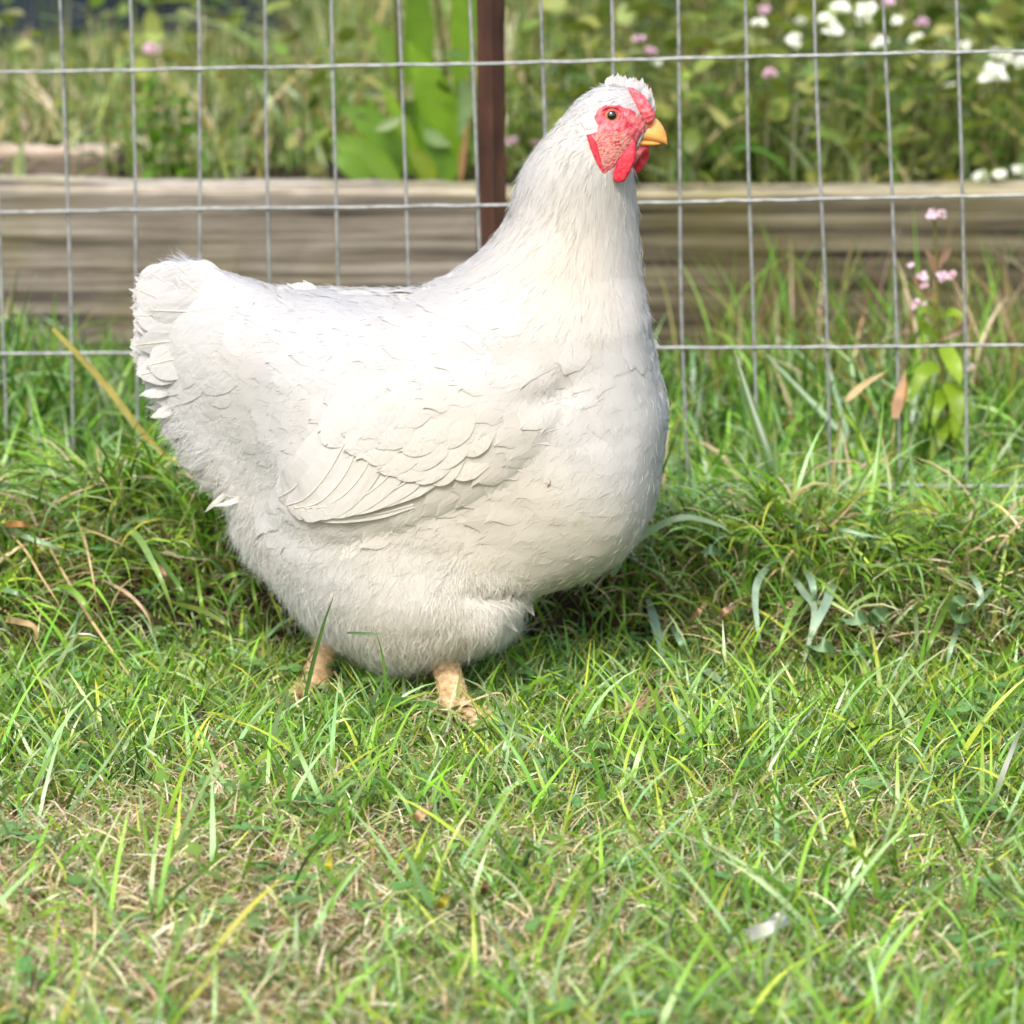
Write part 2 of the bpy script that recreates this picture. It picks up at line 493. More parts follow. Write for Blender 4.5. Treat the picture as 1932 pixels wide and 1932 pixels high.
def inflate(poly_px, y, thick, h=.0006, power=1.0, noise=None):
    """closed rounded solid from an outline: poly in frame pixels at depth y; thick = largest half thickness"""
    pl = P(poly_px[:, 0], poly_px[:, 1], np.full(len(poly_px), y))[:, [0, 2]]
    mn = pl.min(0) - 4 * h; mx = pl.max(0) + 4 * h
    xs = np.arange(mn[0], mx[0], h); zs = np.arange(mn[1], mx[1], h)
    X, Z = np.meshgrid(xs, zs, indexing='ij')
    sd = signed(X, Z, pl)
    u = poisson(sd > 0, h)
    T2 = np.where(sd > 0, u / u.max() * thick ** 2, sd * thick * 1.5)
    ys = np.arange(-thick - 3 * h, thick + 3 * h, h)
    f = T2[:, None, :] - ys[None, :, None] ** 2
    V, Q = surface_nets(f, np.array([xs[0], ys[0], zs[0]]), h)
    if noise is not None: V[:, 1] += noise(V)
    V[:, 1] += y
    return V, Q

# ------------------------------------------------------------------ ground
def build_ground():
    def ax(lo, hi, st, far):
        m = np.arange(lo, hi + 1e-6, st)
        g = st * 2 * 1.45 ** np.arange(40); g = np.cumsum(g); g = g[g < far]
        return np.concatenate([(lo - g)[::-1], m, hi + g])
    xs = ax(-1.3, 1.3, .025, 120); ys = ax(-1.2, 3.5, .025, 120)
    X, Y = np.meshgrid(xs, ys, indexing='ij')
    Z = hz(np.clip(X, -3, 3), np.clip(Y, -3, 6))
    V = np.stack([X, Y, Z], -1).reshape(-1, 3)
    F = grid_faces(1, len(xs), len(ys))[:, ::-1]
    o = add_obj("ground", np_mesh("ground", V, F), None, M_soil)
    tag(o, "bare brown soil under the lawn and the bank", "ground", kind="structure")
build_ground()
# ------------------------------------------------------------------ lawn, bank and rough grass
def in_view(x, y, m=1.12):
    z = hz(x, y); r = np.stack([x, y, z], -1) - CAM
    d = r @ FWD; u = FPX * (r @ RGT) / d; v = FPX * (r @ UPV) / d
    return (np.abs(u) < CX * m) & (np.abs(v) < CX * m)
def spread(n, x0, x1, y0, y1, keep=None, out=.3):
    """n points on the ground inside the view, and thinner beyond it"""
    xs, ys = [], []
    c = 0
    while c < n:
        x = RNG.uniform(x0, x1, n); y = RNG.uniform(y0, y1, n)
        k = np.where(in_view(x, y), 1, out) > RNG.random(n)
        if keep is not None: k &= keep(x, y) > RNG.random(n)
        xs.append(x[k]); ys.append(y[k]); c += k.sum()
    x = np.concatenate(xs)[:n]; y = np.concatenate(ys)[:n]
    return np.stack([x, y, hz(x, y)], 1)
def dryness(x, y):
    d = .40 + .36 * bumps(x, y, 26, 41) + .30 * bumps(x, y, 60, 42)
    d = d + .85 * np.exp(-(((x + .20) / .18) ** 2 + ((y + .47) / .22) ** 2)) + .25 * np.exp(-(((x - .16) / .10) ** 2 + ((y + .36) / .10) ** 2)) - .35 * smooth(-.22, -.02, y)
    return np.clip(d, .02, .95)
def deg(n, a, b): return np.radians(RNG.uniform(a, b, n))
PI2 = 2 * math.pi
def hen_foot(x, y):
    """keep tall blades out of the hen's belly"""
    return 1.0 - 1.0 * ((x > -.27) & (x < .12) & (y < .19) & (y > -.09))
def foot_gap(x, y):
    """short, trodden grass in front of the two feet"""
    return 1 - .9 * (np.exp(-(((x + .036) / .028) ** 2 + ((y + .075) / .05) ** 2)) + np.exp(-(((x + .135) / .03) ** 2 + ((y - .02) / .04) ** 2))).clip(0, 1)

# fine dry thatch between the blades
th_ = Bag()
n = 60000
b = spread(n, -.75, .75, -.95, .32, lambda x, y: .03 + .97 * dryness(x, y) ** 1.4)
C = mixcols(n, [S_TAN, S_PALE, S_BROWN, (.34, .32, .12)], [4, 3, 2.5, 2.5], .2)
b[:, 2] += RNG.uniform(-.002, .014, n)
th_.add(*blades(n, b, RNG.uniform(.010, .034, n), RNG.uniform(.0005, .0013, n), RNG.uniform(0, PI2, n), deg(n, 25, 95), deg(n, 70, 130), RNG.normal(0, .8, n), C, S=3))
o = add_obj("thatch", th_.mesh("thatch"), None, M_straw)
tag(o, "fine tan dead straw lying between the lawn blades", "straw", kind="stuff")

lawn = Bag()
n = 92000
b = spread(n, -.75, .75, -.95, .30, lambda x, y: (1.0 - .86 * dryness(x, y)) * foot_gap(x, y) * (1 - .85 * smooth(.10, .16, y)))
C = mixcols(n, [G_FRESH, G_MID, G_BLUE, G_YEL, (.40, .36, .12), G_DARK], [4, 3, 2.6, 2, 1.3, 1.6])
tip = C * np.array([1.15, 1.1, .9]); tp = RNG.random(n) < .22; tip[tp] = mixcols(tp.sum(), [S_TAN, S_PALE], [1, 1])
L = RNG.gamma(5, .0042, n).clip(.007, .045)
lawn.add(*blades(n, b, L, RNG.uniform(.0009, .0024, n), RNG.uniform(0, PI2, n), deg(n, 5, 55), deg(n, 30, 115), RNG.normal(0, 1.1, n), C, S=4, tipcol=tip))
n = 9000
b = spread(n, -.75, .75, -.95, .28, lambda x, y: (1.0 - .88 * dryness(x, y)) * foot_gap(x, y) ** 3 * (1 - .8 * smooth(.10, .16, y)))
C = mixcols(n, [G_FRESH, G_MID, G_BLUE, G_YEL, G_DARK], [4, 3, 3, 1.5, 1.5])
lawn.add(*blades(n, b, RNG.uniform(.030, .058, n), RNG.uniform(.0014, .0032, n), RNG.uniform(0, PI2, n), deg(n, 8, 50), deg(n, 30, 110), RNG.normal(0, .9, n), C, S=5, tipcol=C * np.array([1.3, 1.15, .9])))
n = 1000
b = spread(n, -.75, .75, -.95, .16, lambda x, y: (1.0 - .6 * dryness(x, y)) * hen_foot(x, y) * foot_gap(x, y + .05) ** 3)
C = mixcols(n, [G_FRESH, G_MID, G_BLUE, G_YEL], [3, 3, 4, 1])
lawn.add(*blades(n, b, RNG.uniform(.05, .095, n), RNG.uniform(.0020, .0038, n), RNG.choice([0.2, 2.9, -.4, 3.6, 1.0], n) + RNG.normal(0, .5, n), deg(n, 5, 45), deg(n, 30, 85), RNG.normal(0, .7, n), C, S=6, tipcol=C * np.array([1.3, 1.15, .9])))
o = add_obj("lawn_grass", lawn.mesh("lawn_grass"), None, M_grass)
tag(o, "short green mown lawn grass in the foreground", "grass", kind="stuff")

# clover and small weed leaves in the sward
cl = Bag()
n = 1500
b = spread(n, -.75, .75, -.95, .22, lambda x, y: np.clip(.15 + bumps(x, y, 18, 51) * 1.2 + .3 * smooth(-.5, -.1, y), .02, 1))
a0 = RNG.uniform(0, PI2, n)
b[:, 2] += RNG.uniform(.006, .026, n)
Cc = mixcols(n, [(.20, .40, .12), (.15, .33, .08), (.27, .44, .13)], [3, 3, 1], .12)
sz = RNG.uniform(.0045, .0095, n)
wp = np.array([.12, .75, 1.0, .92, .35])
tiltx = RNG.normal(0, .25, n)
for k in range(3):
    az_ = a0 + k * PI2 / 3
    cl.add(*blades(n, b, sz, sz * 1.05, az_, deg(n, 62, 95), deg(n, 78, 112), RNG.normal(0, .15, n), Cc, S=4, wprof=wp))
st_b = b.copy(); st_b[:, 2] = hz(b[:, 0], b[:, 1])
cl.add(*blades(n, st_b, b[:, 2] - st_b[:, 2] + .001, np.full(n, .0009), a0, deg(n, 0, 5), deg(n, 0, 8), np.zeros(n), Cc, S=2, wprof=np.array([1, 1, 1.])))
n = 420
b = spread(n, -.75, .75, -.8, .5, lambda x, y: np.clip(.3 + bumps(x, y, 15, 53), .02, 1) * hen_foot(x, y)); b[:, 2] += RNG.uniform(.004, .03, n)
Cc = mixcols(n, [(.22, .40, .07), (.32, .46, .07), (.18, .36, .12)], [3, 1, 2], .15)
L = RNG.uniform(.009, .018, n)
cl.add(*blades(n, b, L, L * RNG.uniform(.3, .6, n), RNG.uniform(0, PI2, n), deg(n, 35, 85), deg(n, 70, 125), RNG.normal(0, .3, n), Cc, S=6, wprof=ovate(np.linspace(0, 1, 7))))
o = add_obj("clover", cl.mesh("clover"), None, M_leaf)
tag(o, "small round clover leaves scattered through the lawn", "clover", kind="stuff")

# the rough, longer grass of the bank behind the hen
bank = Bag()
n = 2600
b = spread(n, -1.0, 1.0, .09, .30, lambda x, y: hen_foot(x, y) * (.3 + .7 * smooth(.10, .2, y)) * (1 - .6 * smooth(.24, .30, y)) * np.clip(.55 + .8 * bumps(x, y, 24, 61), .12, 1))
C = mixcols(n, [G_FRESH, G_MID, G_DARK, G_BLUE, G_YEL, S_TAN, S_BROWN], [3.4, 4, 1.6, 2.6, 2.0, 1.1, .8])
az_ = np.where(RNG.random(n) < .55, -math.pi / 2 + RNG.normal(0, .9, n), RNG.uniform(0, PI2, n))
bank.add(*blades(n, b, RNG.gamma(5, .0125, n).clip(.02, .12), RNG.uniform(.0012, .0034, n), az_, deg(n, 5, 55), deg(n, 70, 165), RNG.normal(0, .8, n), C, S=6, tipcol=np.where(RNG.random((n, 1)) < .2, np.array(S_PALE), C * 1.15)))
NT = 130                       # shaggy fountains of longer grass with dark gaps between them
tx = RNG.uniform(-.95, .95, NT * 3); ty = RNG.uniform(.13, .25, NT * 3)
kk = (hen_foot(tx, ty) > .5) & ~((tx > -.28) & (tx < .13) & (ty < .23)); tx, ty = tx[kk][:NT], ty[kk][:NT]
tx = np.concatenate([tx, RNG.uniform(-.31, -.16, 9), RNG.uniform(.13, .31, 14)]); ty = np.concatenate([ty, RNG.uniform(.235, .30, 9), RNG.uniform(.17, .25, 14)])
for cx_, cy_ in zip(tx, ty):
    m = int(RNG.integers(30, 75)); a_ = RNG.uniform(0, PI2, m); r_ = np.abs(RNG.normal(0, .014, m))
    bb = np.stack([cx_ + r_ * np.cos(a_), cy_ + r_ * np.sin(a_), 0 * a_], 1); bb[:, 2] = hz(bb[:, 0], bb[:, 1])
    C = mixcols(m, [G_FRESH, G_MID, G_BLUE, G_YEL, S_TAN, G_DARK], [3, 3, 2.5, 2, 1.2, 1.0], .15) * RNG.uniform(.75, 1.15)
    big_ = 1.3 if (cx_ < -.15 and cy_ > .23) else 1.0
    bank.add(*blades(m, bb, RNG.uniform(.04, .10, m) * big_, RNG.uniform(.0014, .0036, m), np.where(RNG.random(m) < .45, -1.57 + RNG.normal(0, .8, m), a_), deg(m, 0, 30), deg(m, 70, 165), RNG.normal(0, .7, m), C, S=7, tipcol=C * np.array([1.25, 1.1, .9])))
n = 15000     # low dense sward on top of the bank
b = spread(n, -1.0, 1.0, .20, .66, lambda x, y: .3 + .7 * smooth(.20, .28, y))
C = mixcols(n, [G_FRESH, G_YEL, G_BLUE, G_MID], [4, 3, 4, 1.2])
bank.add(*blades(n, b, RNG.gamma(5, .0055, n).clip(.01, .05), RNG.uniform(.0014, .0034, n), RNG.uniform(0, PI2, n), deg(n, 5, 60), deg(n, 50, 120), RNG.normal(0, .9, n), C, S=4))
n = 700
b = spread(n, -1.0, 1.0, .16, .55, hen_foot)
C = mixcols(n, [G_FRESH, G_YEL, G_BLUE, G_MID, S_TAN], [4, 2, 3, 3, 1])
bank.add(*blades(n, b, RNG.uniform(.05, .12, n), RNG.uniform(.0016, .0036, n), RNG.uniform(0, PI2, n), deg(n, 5, 40), deg(n, 30, 130), RNG.normal(0, .9, n), C, S=6))
o = add_obj("bank_grass", bank.mesh("bank_grass"), None, M_grass)
tag(o, "long drooping grass on the bank behind the hen", "grass", kind="stuff")
tht = Bag(); n = 5000
b = spread(n, -1.0, 1.0, .07, .23, hen_foot); b[:, 2] += RNG.uniform(0, .03, n)
C = mixcols(n, [S_TAN, S_BROWN, (.10, .06, .03), S_PALE], [2, 4, 3, 1])
tht.add(*blades(n, b, RNG.uniform(.02, .07, n), RNG.uniform(.0005, .0013, n), RNG.uniform(0, PI2, n), deg(n, 30, 100), deg(n, 80, 150), RNG.normal(0, .8, n), C, S=4))
o = add_obj("dead_grass", tht.mesh("dead_grass"), None, M_straw)
tag(o, "brown dead grass stems tangled in the face of the bank", "dead grass", kind="stuff")

# tall dark green grass between the fence and the timber edging
tall = Bag()
n = 8000
b = spread(n, -1.2, 1.2, .50, .98, lambda x, y: .35 + .65 * (x < -.08) + .3 * smooth(.1, .3, x), out=.4)
C = mixcols(n, [G_MID, G_DARK, G_FRESH, G_BLUE, (.25, .24, .07)], [4, 3, 3, 1, 1.2])
lng = RNG.gamma(7, .0095, n).clip(.02, .13) * (1.0 - np.where(b[:, 0] < .12, .62, .5) * smooth(.66, .85, b[:, 1]) + .4 * smooth(-.34, -.44, b[:, 0]))
tall.add(*blades(n, b, lng, RNG.uniform(.0018, .0042, n), RNG.uniform(0, PI2, n), deg(n, 0, 30), deg(n, 20, 120), RNG.normal(0, .8, n), C, S=6))
n = 800
b = spread(n, -1.2, 1.2, .70, .98, lambda x, y: .9 * smooth(.12, .26, x), out=.4)
C = mixcols(n, [S_TAN, G_MID, (.28, .25, .08), S_BROWN, G_FRESH], [2, 2.5, 3, 1.5, 2])
tall.add(*blades(n, b, RNG.uniform(.06, .15, n), RNG.uniform(.0012, .003, n), RNG.uniform(0, PI2, n), deg(n, 0, 25), deg(n, 10, 90), RNG.normal(0, .8, n), C, S=6))
o = add_obj("tall_grass", tall.mesh("tall_grass"), None, M_grass)
tag(o, "tall dark green grass between the wire fence and the timber edging", "grass", kind="stuff")
# ------------------------------------------------------------------ timber edging, post and wire fence
def plank(name, a, b, y0, thick, zlo_px, label, mat=M_wood, tint=(1, 1, 1), seed=0):
    """timber whose front top edge runs through frame pixels a and b at depth y0"""
    A = P(np.array([a[0]]), np.array([a[1]]), np.array([y0]))[0]; B = P(np.array([b[0]]), np.array([b[1]]), np.array([y0]))[0]
    h = (A[2] + B[2]) / 2 - P(np.array([966.]), np.array([float(zlo_px)]), np.array([y0]))[0][2]
    n = 60; r = np.random.default_rng(seed)
    c = A[None] + (B - A)[None] * np.linspace(0, 1, n)[:, None]
    e = .006
    prof = np.array([(0, -h), (0, -h * .6), (0, -h * .3), (0, -e * 1.4), (e * .4, -e * .4), (e * 1.4, 0), (thick * .5, .001), (thick - e, 0), (thick, -e), (thick, -h)])
    V = np.zeros((n, len(prof), 3))
    V[:, :, 0] = c[:, None, 0]; V[:, :, 1] = c[:, None, 1] + prof[None, :, 0]; V[:, :, 2] = c[:, None, 2] + prof[None, :, 1]
    wob = np.cumsum(r.normal(0, .0006, (n, 1)), 0); wob -= np.linspace(0, 1, n)[:, None] * wob[-1]
    V[:, 3:9, 2] += wob + r.normal(0, .0006, (n, 6)); V[:, :6, 1] += r.normal(0, .0008, (n, 6))
    F = grid_faces(1, n, len(prof))
    i = np.arange(n - 1) * len(prof); K = len(prof)
    bot = np.stack([i, i + K, i + K + K - 1, i + K - 1], 1)
    cc = np.tile(np.array(tint, float) * .72, (n, K, 1)); cc[:, 4:9] = np.array(tint) * 1.75  # bleached top painted paler, front darker: sunlight on the top put into the colour
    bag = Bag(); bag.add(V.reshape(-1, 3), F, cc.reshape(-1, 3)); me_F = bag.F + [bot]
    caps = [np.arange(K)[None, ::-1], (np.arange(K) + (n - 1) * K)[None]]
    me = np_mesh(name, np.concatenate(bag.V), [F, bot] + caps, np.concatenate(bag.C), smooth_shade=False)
    o = add_obj(name, me, None, mat)
    tag(o, label, "plank")
    return o
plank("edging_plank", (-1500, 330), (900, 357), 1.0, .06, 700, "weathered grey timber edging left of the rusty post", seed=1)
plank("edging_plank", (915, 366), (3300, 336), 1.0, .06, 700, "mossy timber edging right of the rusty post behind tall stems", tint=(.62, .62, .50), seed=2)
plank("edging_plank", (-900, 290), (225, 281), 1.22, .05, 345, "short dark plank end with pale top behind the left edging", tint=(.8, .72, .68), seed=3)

# rusty angle-iron post, corner towards the viewer
def build_post():
    x = P(np.array([931.]), np.array([250.]), np.array([.455]))[0][0]; y = .455
    z0, z1 = -.2, 1.15; t = .003; w = .0155
    a = math.radians(42)
    l = np.array([-math.cos(a), math.sin(a)]); r = np.array([math.cos(math.radians(55)), math.sin(math.radians(55))])
    c = np.array([x, y])
    outer = [c + l * w, c, c + r * w]
    inner = [c + r * w + np.array([-t * .9, t * .6]), c + np.array([0, t * 1.6]), c + l * w + np.array([t * .7, t * .8])]
    ring = np.array(outer + inner)
    zs = np.linspace(z0, z1, 40); rr = np.random.default_rng(4)
    V = np.zeros((40, 6, 3)); V[:, :, :2] = ring[None] + rr.normal(0, .00015, (40, 6, 2)); V[:, :, 2] = zs[:, None]
    V[:, :, 0] += .012 * (zs[:, None] - .3) * -.6
    i = np.arange(39)[:, None] * 6; j = np.arange(6)[None]
    F = np.stack([i + j, i + (j + 1) % 6, i + 6 + (j + 1) % 6, i + 6 + j], -1).reshape(-1, 4)
    V[:, :, :2] -= [x, y]
    po = empty("fence_post", (x, y, float(hz(x, y))))
    V[:, :, 2] -= float(hz(x, y))
    tag(po, "rusty brown angle-iron fence post behind the hen's neck", "post")
    b = np_mesh("post_bar", V.reshape(-1, 3), [F, np.array([[0, 1, 4, 5], [1, 2, 3, 4]]) + 39 * 6], smooth_shade=False)
    add_obj("bar", b, po, M_post)
build_post()

# welded wire fence: every wire a part
fence = empty("wire_fence", (0, .43, float(hz(0, .43))))
tag(fence, "galvanised welded wire mesh fence behind the hen", "fence")
FO = np.array(fence.location)
def fy(u): return .487 - .118 * np.asarray(u, float) / 1932
def vx(k): return 118 + 128.3 * k + .13 * np.asarray(k, float) ** 2
rw = .0012
wr = np.random.default_rng(9)
for k in range(-9, 25):
    u0 = vx(k) if k >= -1 else vx(-1) + (k + 1) * 128.0
    vv = np.array([-420, -150, 60, 300, 560, 820, 1010, 1080.])
    uu = u0 + (vv - 200) * .026 + wr.normal(0, 1.2, len(vv)) + 5 * np.sin(vv / 300 + k)
    q = P(uu, vv, fy(u0) + wr.normal(0, .0012, len(vv)))
    V, F = tube(q, rw, 6, n=30)
    V[-6:, 2] = np.minimum(V[-6:, 2], .04)
    part("vertical_wire", V - FO, F, M_wire, fence)
HW = [[(-1300, 150), (0, 136), (450, 128), (900, 120), (1280, 110), (1680, 101), (1932, 96), (3200, 80)],
      [(-1300, 412), (0, 400), (450, 393), (900, 388), (1280, 381), (1680, 373), (1932, 369), (3200, 352)],
      [(-1300, 672), (0, 667), (250, 665), (900, 660), (1280, 656), (1680, 654), (1932, 650), (3200, 640)],
      [(-1300, 928), (0, 926), (350, 924), (900, 920), (1280, 917), (1680, 915), (1932, 917), (3200, 912)],
      [(-1300, -126), (0, -132), (900, -150), (1932, -176), (3200, -195)],
      [(-1300, -388), (0, -396), (900, -415), (1932, -445), (3200, -470)]]
for w in HW:
    w = np.array(w, float)
    q = P(w[:, 0], w[:, 1], fy(w[:, 0]) - .0022)
    V, F = tube(q, rw, 6, n=90)
    V[:, 2] += np.repeat(wr.normal(0, .0003, 90), 6)
    part("horizontal_wire", V - FO, F, M_wire, fence)

# ------------------------------------------------------------------ plants of the raised bed
def soil_px(u, y):
    """x of the frame column u at depth y near the ground"""
    return P(np.array([float(u)]), np.array([600.]), np.array([float(y)]))[0][0]

wild = Bag()
def bed_keep(x, y):
    """room left for the dock, the leafy herb and the open view to the dark mound"""
    k = np.clip(1.1 - .25 * (y - 1.10), .2, 1) * np.where(x > .03, .5, 1)
    k = k * np.where((x > -.25) & (x < .03) & (y < 1.42), .04, 1) * np.where((x > -.40) & (x < -.25) & (y < 1.28), .15, 1)
    return k * np.where((x < -.34) & (y < 1.26), .06, 1)
n = 14000
b = spread(n, -1.9, 1.9, 1.10, 3.0, bed_keep, out=.35)
C = mixcols(n, [(.19, .27, .06), (.27, .33, .10), G_MID, (.40, .37, .14), S_TAN, (.34, .42, .22)], [4, 4, 2, 2.2, 1.2, 2])
ht = RNG.gamma(6, .026, n).clip(.05, .30) * (.55 + .35 * (b[:, 1] - 1.10).clip(0, 1.2))
ht = ht * np.where((b[:, 0] < -.22) & (b[:, 1] > 1.35), .22, 1)
wild.add(*blades(n, b, ht, RNG.uniform(.002, .006, n), RNG.uniform(0, PI2, n), deg(n, 0, 35), deg(n, 20, 120), RNG.normal(0, .9, n), C, S=6))
n = 2500
b = spread(n, -2.6, 2.6, 2.6, 4.6, None, out=.5)
C = mixcols(n, [(.18, .25, .06), (.23, .30, .09), G_MID, (.33, .33, .14)], [4, 4, 3, 1])
kk = ~((b[:, 0] < -.25) & (b[:, 0] > -1.3) & (b[:, 1] < 3.9)); b = b[kk]; C = C[kk]; n = len(b)
wild.add(*blades(n, b, RNG.uniform(.2, .6, n), RNG.uniform(.006, .014, n), RNG.uniform(0, PI2, n), deg(n, 0, 25), deg(n, 20, 100), RNG.normal(0, .9, n), C, S=5))
o = add_obj("wild_grass", wild.mesh("wild_grass"), None, M_grass)
tag(o, "overgrown blurred grass filling the raised bed behind the planks", "grass", kind="stuff")

herb = Bag()
n = 7000
b = spread(n, -1.9, 1.9, 1.10, 2.6, lambda x, y: np.where(x > .02, 1.0, .16), out=.35)
zz = RNG.random(n) ** .8 * (.13 + .22 * (b[:, 1] - 1.10)); b[:, 2] += zz
C = mixcols(n, [(.19, .27, .05), (.27, .33, .07), (.11, .18, .04), (.36, .40, .13)], [4, 4, 2, 2.5])
L = RNG.uniform(.018, .045, n)
herb.add(*blades(n, b, L, L * RNG.uniform(.35, .6, n), RNG.uniform(0, PI2, n), deg(n, 25, 80), deg(n, 70, 130), RNG.normal(0, .4, n), C, S=5, wprof=ovate(np.linspace(0, 1, 6))))
n = 1500
b = spread(n, -1.9, 1.9, 1.10, 2.6, lambda x, y: np.where(x > .02, 1.0, .2), out=.35)
C = mixcols(n, [(.13, .16, .05), (.20, .17, .08), (.09, .14, .03)], [3, 1, 2])
herb.add(*blades(n, b, RNG.uniform(.10, .22, n) * (.7 + .5 * (b[:, 1] - 1.10)), np.full(n, .0025), RNG.uniform(0, PI2, n), deg(n, 0, 12), deg(n, 0, 30), np.zeros(n), C, S=4, wprof=np.array([1, 1, 1, .9, .6])))
o = add_obj("herb_foliage", herb.mesh("herb_foliage"), None, M_leaf)
tag(o, "blurred leafy herbs massed behind the right edging", "foliage", kind="stuff")

def plant_leaf(root, pts_px, ys, w_px, col, prof=lanceolate, name="leaf", fold=.25, face=None, mat=M_leaf):
    pts_px = np.asarray(pts_px, float); ys = np.broadcast_to(np.asarray(ys, float), (len(pts_px),))
    q = P(pts_px[:, 0], pts_px[:, 1], ys)
    w = w_px * np.linalg.norm(q.mean(0) - CAM) / FPX
    V, F = ribbon(q, w, prof, n=14, fold=fold, face=face)
    return part(name, V - np.array(root.location), F, mat, root, C=col)

dock = empty("dock_plant", (soil_px(800, 1.18), 1.18, float(hz(0, 1.18))))
tag(dock, "dock plant with big bright green lance leaves left of the post", "plant")
for pts_, w, y, c in [([(760,350),(684,289),(615,257)], 46, 1.15, (.14,.27,.012)), ([(775,330),(705,238),(643,203)], 50, 1.17, (.11,.235,.012)), ([(800,350),(759,243),(718,152)], 30, 1.19, (.18,.31,.02)),
                      ([(850,352),(828,205),(769,77)], 64, 1.18, (.15,.29,.012)), ([(843,300),(817,179),(787,112)], 66, 1.22, (.12,.25,.012)), ([(866,200),(870,60),(858,-40)], 34, 1.20, (.13,.25,.012)),
                      ([(800,200),(790,40),(780,-60)], 46, 1.26, (.11,.22,.012)), ([(852,345),(830,300),(790,215)], 50, 1.14, (.10,.22,.012)), ([(758,224),(730,235),(707,246)], 20, 1.13, (.20,.30,.10)),
                      ([(800,245),(820,262),(850,275)], 26, 1.13, (.17,.27,.09)), ([(820,345),(800,310),(770,280)], 30, 1.12, (.17,.24,.012)), ([(872,150),(880,190),(866,260)], 26, 1.15, (.16,.25,.10)), ([(700,345),(660,310),(625,300)], 40, 1.13, (.13,.27,.012)), ([(745,345),(730,270),(690,180)], 34, 1.22, (.12,.25,.014)), ([(810,345),(800,260),(795,170)], 44, 1.24, (.11,.24,.012)), ([(780,200),(750,110),(700,40)], 40, 1.26, (.13,.24,.02)), ([(880,100),(890,30),(905,-40)], 36, 1.25, (.13,.25,.015))]:
    plant_leaf(dock, pts_, y, w * 1.15, c)
for pts_ in ([(835,360),(840,150),(815,-60)], [(760,350),(752,120),(745,-60)]):
    q = P(np.array(pts_, float)[:, 0], np.array(pts_, float)[:, 1], np.full(3, 1.21)); V, F = tube(q, .0022, 6, n=16)
    part("stem", V - np.array(dock.location), F, M_leaf, dock, C=(.10, .10, .03))
plant_leaf(dock, [(868,345),(872,300),(884,230)], 1.14, 14, (.30, .18, .08), name="dead_leaf")

def herb_plant(u, v_top, y, nlev, leaf_px, col, label, nm="leafy_herb", spread_px=60, seed=0, group=None, vbase=None):
    r = np.random.default_rng(seed)
    x = soil_px(u, y); z = float(hz(x, y))
    root = empty(nm, (x, y, z)); tag(root, label, "plant", group)
    R0 = np.array(root.location)
    top = P(np.array([float(u)]), np.array([float(v_top)]), np.array([y]))[0]
    top[0] += r.normal(0, .008)
    V, F = tube([R0, .5 * (R0 + top) + [r.normal(0, .006), 0, 0], top], [.0022, .0012], 6, n=12); part("stem", V - R0, F, M_leaf, root, C=np.array(col) * .8)
    s = np.linalg.norm(top - CAM) / FPX
    for i in range(nlev):
        f = (i + .6) / nlev; c = R0 + (top - R0) * f
        a0 = r.uniform(0, 6.28)
        for k in range(2 + (i % 2)):
            a = a0 + k * (PI2 / (2 + i % 2)) + r.normal(0, .3); L = leaf_px * s * r.uniform(.8, 1.25) * (1.1 - .5 * f)
            d = np.array([math.cos(a), math.sin(a), 0])
            up = r.uniform(.1, .7)
            pts_ = [c, c + d * L * .5 + np.array([0, 0, up * L * .5]), c + d * L + np.array([0, 0, (up - .45) * L])]
            VV, FF = ribbon(np.array(pts_), L * .5, ovate, n=9, face=(d[0] * -.3, d[1] * -.3, 1))
            part("leaf", VV - R0, FF, M_leaf, root, C=np.array(col) * r.uniform(.75, 1.25))
    return root
hl = ["bright leafy herb behind the left edging beside the dark plank", "low leafy herb with upright stem left of the dock", "small herb with pale leaves above the left plank end",
      "broad leaved herb close behind the right edging", "leafy herb behind the right edging under the hen's beak", "tall leafy herb at the far right above the edging", "leafy herb behind the right edging below the white flowers", "leafy herb just right of the rusty post"]
for i, (u, vt, y, nl, lp, c) in enumerate([(300,150,1.15,7,62,(.12,.27,.014)), (360,180,1.17,6,58,(.11,.24,.015)), (230,215,1.20,5,46,(.15,.26,.05)), (1420,190,1.17,8,60,(.11,.22,.03)), (1330,215,1.19,6,66,(.12,.23,.03)), (1850,150,1.19,9,60,(.10,.21,.03)), (1620,130,1.22,9,60,(.12,.21,.03)), (1000,60,1.22,10,50,(.13,.19,.03))]):
    herb_plant(u, vt, y, nl, lp, c, hl[i], seed=60 + i)

